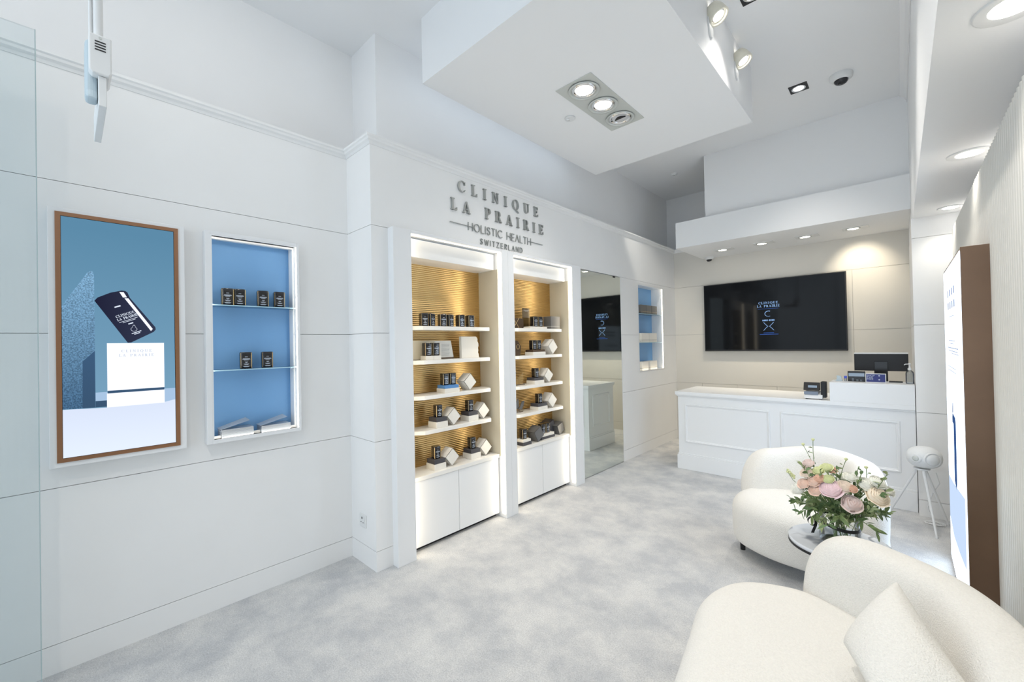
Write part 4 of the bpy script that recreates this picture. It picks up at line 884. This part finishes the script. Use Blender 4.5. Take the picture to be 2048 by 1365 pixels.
def seat_mesh(outline, z0, z1, r):
    ol = smooth_closed(outline); 
    if sum(ol[i][0]*ol[(i+1) % len(ol)][1]-ol[(i+1) % len(ol)][0]*ol[i][1] for i in range(len(ol))) < 0: ol = ol[::-1]
    rows = [[(x, y, z0) for x, y in inset(ol, .10)], [(x, y, z0) for x, y in inset(ol, .035)], [(x, y, z0+.012) for x, y in inset(ol, .014)], [(x, y, z0+.05) for x, y in inset(ol, .003)], [(x, y, z1-r-.03) for x, y in ol]]
    for k in range(1, 8):
        a = PI/2*k/7; rows.append([(x, y, z1-r+r*math.sin(a)) for x, y in inset(ol, r*1.05*(1-math.cos(a)))])
    c = (sum(p[0] for p in ol)/len(ol), sum(p[1] for p in ol)/len(ol)); last = rows[-1]
    for f, dz in ((.75, .006), (.45, .010), (.15, .012), (.0, .012)): rows.append([(c[0]+(x-c[0])*f, c[1]+(y-c[1])*f, z1+dz) for x, y, _ in last])
    return MB().grid(rows, closed=True)
def back_mesh(path, hw, tops, z0, lean=0.05, e0=.16, e1=.16, n=48):
    pl = smooth_open(path, n); L = [0]
    for a, b in zip(pl, pl[1:]): L.append(L[-1]+math.hypot(b[0]-a[0], b[1]-a[1]))
    rows = []; zmax = max(z for _, z in tops)
    def top(u):
        for (ua, za), (ub, zb) in zip(tops, tops[1:]):
            if u <= ub:
                k = (u-ua)/(ub-ua); k = k*k*(3-2*k); return za+(zb-za)*k
        return tops[-1][1]
    for i, p in enumerate(pl):
        a = Vector(pl[max(i-1, 0)]); b = Vector(pl[min(i+1, n)]); t = (b-a).normalized(); nrm = Vector((-t.y, t.x))
        s0 = min(1, L[i]/e0); s1 = min(1, (L[-1]-L[i])/e1)
        f = min(math.sqrt(max(0, 1-(1-s0)**2)), math.sqrt(max(0, 1-(1-s1)**2))); tk = max(.03, f**.8)
        zt = z0+.06+(top(L[i]/L[-1])-z0-.06)*(.40+.60*f)
        ring_ = []
        for k in range(24):
            an = 2*PI*k/24; cs, sn = math.cos(an), math.sin(an)
            xx = hw*tk*math.copysign(abs(cs)**.62, cs); zz = (zt+z0)/2+(zt-z0)/2*math.copysign(abs(sn)**.55, sn)
            off = nrm*(xx+lean*(zz-z0)/(zmax-z0)); ring_.append((p[0]+off.x, p[1]+off.y, zz))
        rows.append(ring_)
    mb = MB().grid(rows, closed=True); mb.add(rows[0], [tuple(range(24))]); mb.add(rows[-1], [tuple(range(24))[::-1]]); return mb
def lounge(name, label, seat, path, z0, zs, zb, legs, hw=.11, **k):
    cx = sum(p[0] for p in seat)/len(seat); cy = sum(p[1] for p in seat)/len(seat)
    t = thing(name, label, 'armchair' if 'chair' in name else 'sofa', (cx, cy, 0))
    o = seat_mesh(seat, z0, zs, .11).build('seat', BOUCLE, t, weld=True); o.modifiers.new('s', 'SUBSURF').levels = 1
    o = back_mesh(path, hw, zb, z0+.02, **k).build('backrest', BOUCLE, t, weld=True); m = o.modifiers.new('s', 'SUBSURF'); m.levels = 1; m.render_levels = 1
    for x, y in legs: MB().lathe([(.016,0),(.020,z0+.02)], (x, y, 0), 14).build('leg', BLACKM, t)
    return t
lounge('lounge_chair', 'rounded cream boucle tub chair in front of the reception desk',
       [(-.925,3.32),(-.86,3.14),(-.66,3.02),(-.42,2.985),(-.20,3.00),(-.08,3.12),(-.10,3.35),(-.24,3.56),(-.46,3.66),(-.68,3.62),(-.86,3.50)],
       [(-.865,3.40),(-.76,3.52),(-.56,3.62),(-.36,3.58),(-.215,3.42),(-.185,3.18),(-.205,2.99)], .10, .425, [(0,.60),(.16,.69),(.42,.735),(.62,.72),(.85,.64),(1,.56)], [(-.865,3.30),(-.36,3.10),(-.20,3.14),(-.42,3.55)], .10, lean=.03, e0=.13, e1=.14)
lounge('curved_sofa', 'large cream boucle sofa with a cushion in the right foreground',
       [(-.665,1.85),(-.625,1.60),(-.575,1.30),(-.53,1.00),(-.38,.76),(-.08,.66),(.16,.78),(.26,1.10),(.26,1.50),(.16,1.85),(-.05,2.08),(-.30,2.20),(-.50,2.155),(-.62,2.04)],
       [(-.345,2.20),(-.24,2.20),(-.10,2.13),(.04,2.02),(.145,1.86),(.185,1.62),(.19,1.34),(.15,1.05)], .10, .435, [(0,.655),(.18,.685),(.32,.69),(.50,.675),(.8,.61),(1,.55)], [(-.56,1.88),(-.42,.95),(.2,.95),(.12,1.86)], .105, lean=.03, e0=.15, e1=.16)
# cushion
def cushion():
    T_, L_, B_, Rr = Vector((-.03,1.845,.715)), Vector((-.165,1.690,.525)), Vector((-.035,1.39,.505)), Vector((.125,1.53,.60))
    c = (T_+L_+B_+Rr)/4; nrm = ((L_-T_).cross(Rr-T_)).normalized()
    if nrm.dot(Vector((0,0,1.5))-c) < 0: nrm = -nrm
    N_ = 16; mb = MB()
    for side in (1, -1):
        rows = []
        for i in range(N_+1):
            r = []
            for j in range(N_+1):
                u, v = i/N_, j/N_; p = T_*(1-u)*(1-v)+L_*u*(1-v)+Rr*(1-u)*v+B_*u*v
                uu, vv = 2*u-1, 2*v-1; pin = 1-.05*(1-uu*uu)*0
                k = ((1-uu**2)*(1-vv**2))**.42*.075
                pull = (p-c)*(-.055*((1-vv*vv)*abs(uu)**4+(1-uu*uu)*abs(vv)**4)); r.append(tuple(p+pull+nrm*k*side))
            rows.append(r)
        if side == -1: rows = rows[::-1]
        mb.grid(rows)
    return mb
cu = cushion().build('throw_cushion', BOUCLE, weld=True); cu.modifiers.new('s', 'SUBSURF').levels = 1
tag(cu, 'cream boucle cushion leaning on the backrest of the large sofa', 'cushion')

# ================================================================== SIDE TABLE, VASE, FLOWERS
TC = (-.25, 2.59); TZ = .50
st_ = thing('side_table', 'small round marble side table between the sofa and tub chair', 'table', (TC[0], TC[1], 0))
MB().lathe([(.203,TZ-.018),(.207,TZ-.016),(.207,TZ-.003),(.204,TZ)], (TC[0],TC[1],0), 48).build('top', MARBLE, st_)
MB().lathe([(.203,TZ-.030),(.208,TZ-.028),(.208,TZ-.0175),(.203,TZ-.0175)], (TC[0],TC[1],0), 48).build('rim', BLACKM, st_)
MB().lathe([(.018,.015),(.018,TZ-.03)], (TC[0],TC[1],0), 18).build('stem', BLACKM, st_); MB().lathe([(.14,0),(.14,.008),(.02,.016)], (TC[0],TC[1],0), 32).build('base', BLACKM, st_)
VC = Vector((-.245, 2.585, TZ)); VR = .082; VH = .145
# camera-facing frame of the bouquet, used only to lay the blooms out around its rounded head
Vr = Vector((_r.x, _r.y, 0)).normalized(); Vf = Vector((-_f.x, -_f.y, 0)).normalized()   # right, toward viewer
toC = (Vector((0,0,0))-Vector((VC.x,VC.y,0))).normalized(); Rt = Vector((-toC.y, toC.x, 0))
if Rt.dot(Vr) < 0: Rt = -Rt
va = thing('glass_vase', 'clear glass cylinder vase tied with a black ribbon', 'vase', tuple(VC))
MB().lathe([(.002,.001),(VR-.004,.001),(VR,.005),(VR,VH)], tuple(VC), 36, cap=False).build('glass', GLASS, va, weld=True)
rb = MB()
rows = []
for k in range(33):
    a = 2*PI*k/32; zz = .098+.016*math.cos(a-2.6); r = VR+.0015
    rows.append([(VC.x+r*math.cos(a), VC.y+r*math.sin(a), TZ+zz-.008), (VC.x+(r+.001)*math.cos(a), VC.y+(r+.001)*math.sin(a), TZ+zz+.008)])
rb.grid(rows); rb.build('ribbon', BLACKM, va)
bp_ = VC-Rt*(VR+.006)+toC*.03+Vector((0,0,.105)); bow = MB()
for s_ in (-1, 1):
    rr = []
    for k in range(13):
        a = 2*PI*k/12; c = bp_-Rt*(.020+.017*math.cos(a))+Vector((0, 0, s_*.020+.020*math.sin(a))); rr.append([tuple(c+Vector((.004,-.008,0))), tuple(c+Vector((-.004,.008,0)))])
    bow.grid(rr)
tail = [bp_-Rt*(.012-.008*math.sin(k*.6))+Vector((0, 0, -.0125*k+.01)) for k in range(8)]
bow.grid([[tuple(p+Vector((-.006,-.003,0))), tuple(p+Vector((.006,.003,0)))] for p in tail]); bow.build('bow', BLACKM, va)
# flowers
LEAFM = [mat('leaf_green_%d' % i, s2l(c), .6, noise=.15, nscale=60) for i, c in enumerate(((122,142,92), (98,124,80), (164,176,128)))]
STEMM = mat('flower_stem_green', s2l((120,142,96)), .6)
def petals(R0, kind, seed):
    """whorled flower head: spiral of petal edges over a dome, with loose guard petals round the rim"""
    rr = random.Random(seed); mb = MB(); N, amp = (3.6, .46) if kind == 'rose' else (5.2, .26); ph = rr.uniform(0, 6.28); lob = 3 if kind == 'rose' else 5; rows = []
    for i in range(41):
        rho = i/40; row = []
        for k in range(56):
            th = 2*PI*k/56; q = rho*N-th/(2*PI)+.16*math.sin(lob*th+ph+rho*5); f = q-math.floor(q); rad = .90*rho*(1+.035*math.sin(lob*th+ph))
            z = .62*math.sqrt(max(0, 1-(.93*rho)**2))+amp*(.45+.55*rho)*((1-f)**1.3-.45)*min(1, rho*6)
            row.append((R0*rad*math.cos(th), R0*rad*math.sin(th), R0*z))
        rows.append(row)
    for rad, z in ((.84,-.06),(.66,-.28),(.30,-.44),(.02,-.46)): rows.append([(R0*rad*math.cos(2*PI*k/56), R0*rad*math.sin(2*PI*k/56), R0*z) for k in range(56)])
    mb.grid(rows, closed=True)
    n = 5 if kind == 'rose' else 6
    for j in range(n):
        a0 = 2*PI*j/n+ph; rws = []; hh = rr.uniform(.10, .26); fl = rr.uniform(.10, .24)
        for i in range(7):
            v = i/6; row = []
            for q in range(9):
                u = q/8-.5; ang = a0+u*2*PI/n*1.25*(.75+.25*v); rad = .70+.24*math.sin(v*PI/2)+fl*max(0, v-.45)*1.6
                z = -.30+(hh+.30)*math.sin(v*PI*.58)-.20*abs(2*u)**2.5*v; row.append((R0*rad*math.cos(ang), R0*rad*math.sin(ang), R0*z))
            rws.append(row)
        mb.grid(rws)
    return mb
def petal_mat(name, c, c2):
    m = mat(name, s2l(c), .65, spec=.3, noise=.07, nscale=45); nt = m.node_tree; b = nt.nodes['Principled BSDF']; o = nt.nodes['Material Output']
    tr_ = nt.nodes.new('ShaderNodeBsdfTranslucent'); tr_.inputs[0].default_value = (*s2l(c), 1); mx = nt.nodes.new('ShaderNodeMixShader'); mx.inputs[0].default_value = .05
    nt.links.new(b.outputs[0], mx.inputs[1]); nt.links.new(tr_.outputs[0], mx.inputs[2]); nt.links.new(mx.outputs[0], o.inputs[0]); return m
PM = {'peach': petal_mat('peach_petals', (246,216,199), 0), 'pink': petal_mat('pink_petals', (252,224,228), 0), 'mauve': petal_mat('dusty_mauve_petals', (241,221,215), 0), 'cream': petal_mat('cream_petals', (253,236,214), 0),
      'white': petal_mat('white_petals', (250,248,238), 0), 'green': petal_mat('lime_petals', (226,230,180), 0), 'blush': petal_mat('blush_petals', (243,226,210), 0), 'coral': petal_mat('coral_petals', (236,194,170), 0)}
def head_pos(u, v, dpt): return VC+Rt*u*.94+Vector((0,0,v+.33*max(0, dpt)))+toC*dpt
FL = [ # right, height over table, toward viewer, radius, colour, shape, label
 (-.143,.253,.085,.033,'peach','rose','small peach rose at the left front of the bouquet'),
 (-.100,.270,.095,.033,'peach','rose','peach rose above the pair at the left of the bouquet'),
 (-.092,.229,.105,.035,'peach','rose','open peach rose at the lower left front of the bouquet'),
 (-.029,.246,.115,.054,'pink','ranu','large pale pink ranunculus at the front centre of the bouquet'),
 (.050,.192,.110,.048,'mauve','rose','dusty mauve rose at the lower right front of the bouquet'),
 (.146,.246,.080,.056,'cream','ranu','big cream rose on the right of the bouquet'),
 (-.168,.226,.060,.042,'white','ranu','white bloom at the far left of the bouquet'),
 (.023,.268,.100,.038,'blush','ranu','blush bloom right of the pink ranunculus'),
 (.151,.314,.040,.040,'white','ranu','white bloom at the upper right of the bouquet'),
 (.192,.280,.030,.030,'white','rose','white bud at the right tip of the bouquet'),
 (.105,.297,.060,.042,'white','ranu','white bloom between the cream rose and the top'),
 (.050,.321,.045,.036,'white','ranu','white bloom at the top right of the bouquet'),
 (-.046,.350,.050,.032,'green','ranu','lime green bloom at the top centre of the bouquet'),
 (-.080,.328,.070,.030,'green','ranu','lime green bloom at the top left of the bouquet'),
 (-.039,.292,.105,.028,'green','ranu','small lime bloom above the pink ranunculus'),
 (-.129,.309,.070,.034,'blush','rose','blush bloom at the upper left of the bouquet'),
 (-.124,.358,.040,.032,'mauve','rose','mauve bloom at the upper left edge of the bouquet'),
 (-.022,.341,.045,.025,'coral','rose','small coral bloom at the top of the bouquet'),
 (-.075,.290,.100,.028,'coral','ranu','coral bloom behind the upper peach rose'),
 (.054,.263,.105,.024,'coral','rose','small coral bud beside the big cream rose'),
 (.030,.300,-.05,.042,'white','ranu','white bloom at the back of the bouquet'), (-.07,.27,-.07,.042,'cream','ranu','cream bloom at the back left of the bouquet'), (.11,.26,-.06,.042,'blush','ranu','blush bloom at the back right of the bouquet')]
for i, (u, v, d, r, c, shp, lab) in enumerate(FL):
    p = head_pos(u, v, d); dr_ = (p-(VC+Vector((0,0,.10)))).normalized(); dr_ = (dr_+toC*.35*(1 if d > 0 else -1)+Vector((0,0,.1))).normalized()
    t = thing('rose' if shp == 'rose' else 'ranunculus', lab, 'flower', tuple(p), 'flowers in the bouquet')
    q = dr_.to_track_quat('Z','Y').to_matrix().to_4x4()
    petals(r*.84, shp, i).xf(q).build('bloom', PM[c], t, local=True)
    b0 = VC+Vector((.04*math.cos(i*2.1), .04*math.sin(i*2.1), .012))-p; mid = VC+Vector((0,0,.12))-p+Vector((.008*math.cos(i), .008*math.sin(i), 0))
    MB().tube([tuple(-dr_*r*.3), tuple((mid*.55-dr_*r*.4)), tuple(mid), tuple(b0)], .0022, 6).build('stem', STEMM, t, local=True)
def leaf(mb, base, dirv, ln, wdt, rr):
    d = dirv.normalized(); side = d.cross(Vector((rr.uniform(-1,1), rr.uniform(-1,1), rr.uniform(-.2,1)))).normalized(); up = side.cross(d); n = 5; rows = []
    for i in range(n+1):
        s_ = i/n; wv = wdt*math.sin(PI*min(1, s_*.92+.06))**.8; c = base+d*ln*s_-Vector((0,0,1))*ln*.25*s_*s_
        rows.append([tuple(c-side*wv+up*wv*.25), tuple(c), tuple(c+side*wv+up*wv*.25)])
    mb.grid(rows)
def sprig(i, p0, p1, nl, ln, wdt, m, lab, sag=0):
    rr = random.Random(100+i); t = thing('foliage_sprig', lab, 'foliage', tuple(VC), 'greenery in the bouquet')
    pts = []; s0 = VC+Vector((.028*math.cos(i*1.7), .028*math.sin(i*1.7), .012 if i % 5 == 0 else .095))
    ctrl = [s0, VC+Vector((.01*math.cos(i),.01*math.sin(i),.125)), p0, p1]
    for k in range(13):
        s_ = k/12*3; j = min(int(s_), 2); f = s_-j; a, b = ctrl[j], ctrl[j+1]; pts.append(a.lerp(b, f))
    MB().tube([tuple(p) for p in pts], .0016, 5).build('stem', STEMM, t)
    mb = MB()
    for k in range(nl):
        f = k/max(1, nl-1); b = p0.lerp(p1, f); dv = (p1-p0).normalized()*.6+Vector((rr.uniform(-1,1), rr.uniform(-1,1), rr.uniform(-.6,.8)))
        leaf(mb, b, dv, ln*rr.uniform(.7,1.1), wdt, rr)
    mb.build('leaves', m, t); return t
ring_lab = ('left', 'lower left', 'lower front', 'lower right', 'right', 'back right', 'back', 'back left')
rr0 = random.Random(5)
for i in range(26):
    a = 2*PI*i/26+.1; dirh = Rt*math.cos(a)+toC*math.sin(a); zz = rr0.uniform(.10,.15); zz += .04; q0 = VC+dirh*.06+Vector((0,0,zz)); q1 = VC+dirh*rr0.uniform(.15,.195)+Vector((0,0,rr0.uniform(.125,.20)))
    sprig(i, q0, q1, 14, .044, .0078, LEAFM[i % 3], 'leafy green sprig in the %s of the collar under the blooms' % ring_lab[int(i/26*8)])
for i in range(24):
    u = rr0.uniform(-.17,.19); v = rr0.uniform(.21,.36); q1 = head_pos(u, v, rr0.uniform(.04,.115)); sprig(40+i, VC+(q1-VC)*.62, q1, 10, .034, .0075, LEAFM[(i+1) % 3], 'small green sprig tucked between the blooms', 0)
SP = [(-.102,.484,.02,'tall green seed head standing highest above the bouquet'), (-.146,.455,.02,'green seed head at the upper left above the bouquet'), (.034,.404,.03,'wiry stem with tiny leaves above the right of the bouquet'), (.112,.377,.03,'curved stem with a green bud at the upper right'), (-.222,.315,.03,'pale green flower spike at the far left of the bouquet'), (.182,.338,.02,'wispy green stem at the right of the bouquet')]
for i, (u, v, d, lab) in enumerate(SP):
    t = thing('wild_stem', lab, 'foliage', tuple(VC), 'greenery in the bouquet'); p1 = head_pos(u, v, d); p0 = VC+Vector((0,0,.22))+Rt*u*.55
    bend = Rt*(.02 if i % 2 else -.018)
    pts = [VC+Vector((.01*i-.02, .01, .012)), p0, p0.lerp(p1, .5)+bend, p0.lerp(p1, .8)+bend*.5, p1]
    MB().tube([tuple(p) for p in pts], .0014, 6).build('stem', STEMM, t)
    if i == 4:
        mb = MB(); rr = random.Random(3)
        for k in range(16):
            c = p0.lerp(p1, .62+.38*k/15)+Vector((rr.uniform(-.008,.008), rr.uniform(-.008,.008), 0)); mb.lathe([(.001,-.006),(.006,-.002),(.006,.003),(.001,.006)], tuple(c), 7)
        mb.build('florets', PM['green'], t)
    else:
        MB().lathe([(.001,-.006),(.007,0),(.008,.005),(.003,.009)], tuple(p1), 10).build('bud', PM['green'] if i < 4 else LEAFM[2], t)
        mb = MB(); rr = random.Random(9+i)
        for k in range(4): leaf(mb, p0.lerp(p1, .55+.1*k)+bend*.6, Vector((rr.uniform(-1,1), rr.uniform(-1,1), .4)), .020, .005, rr)
        mb.build('leaves', LEAFM[i % 3], t)
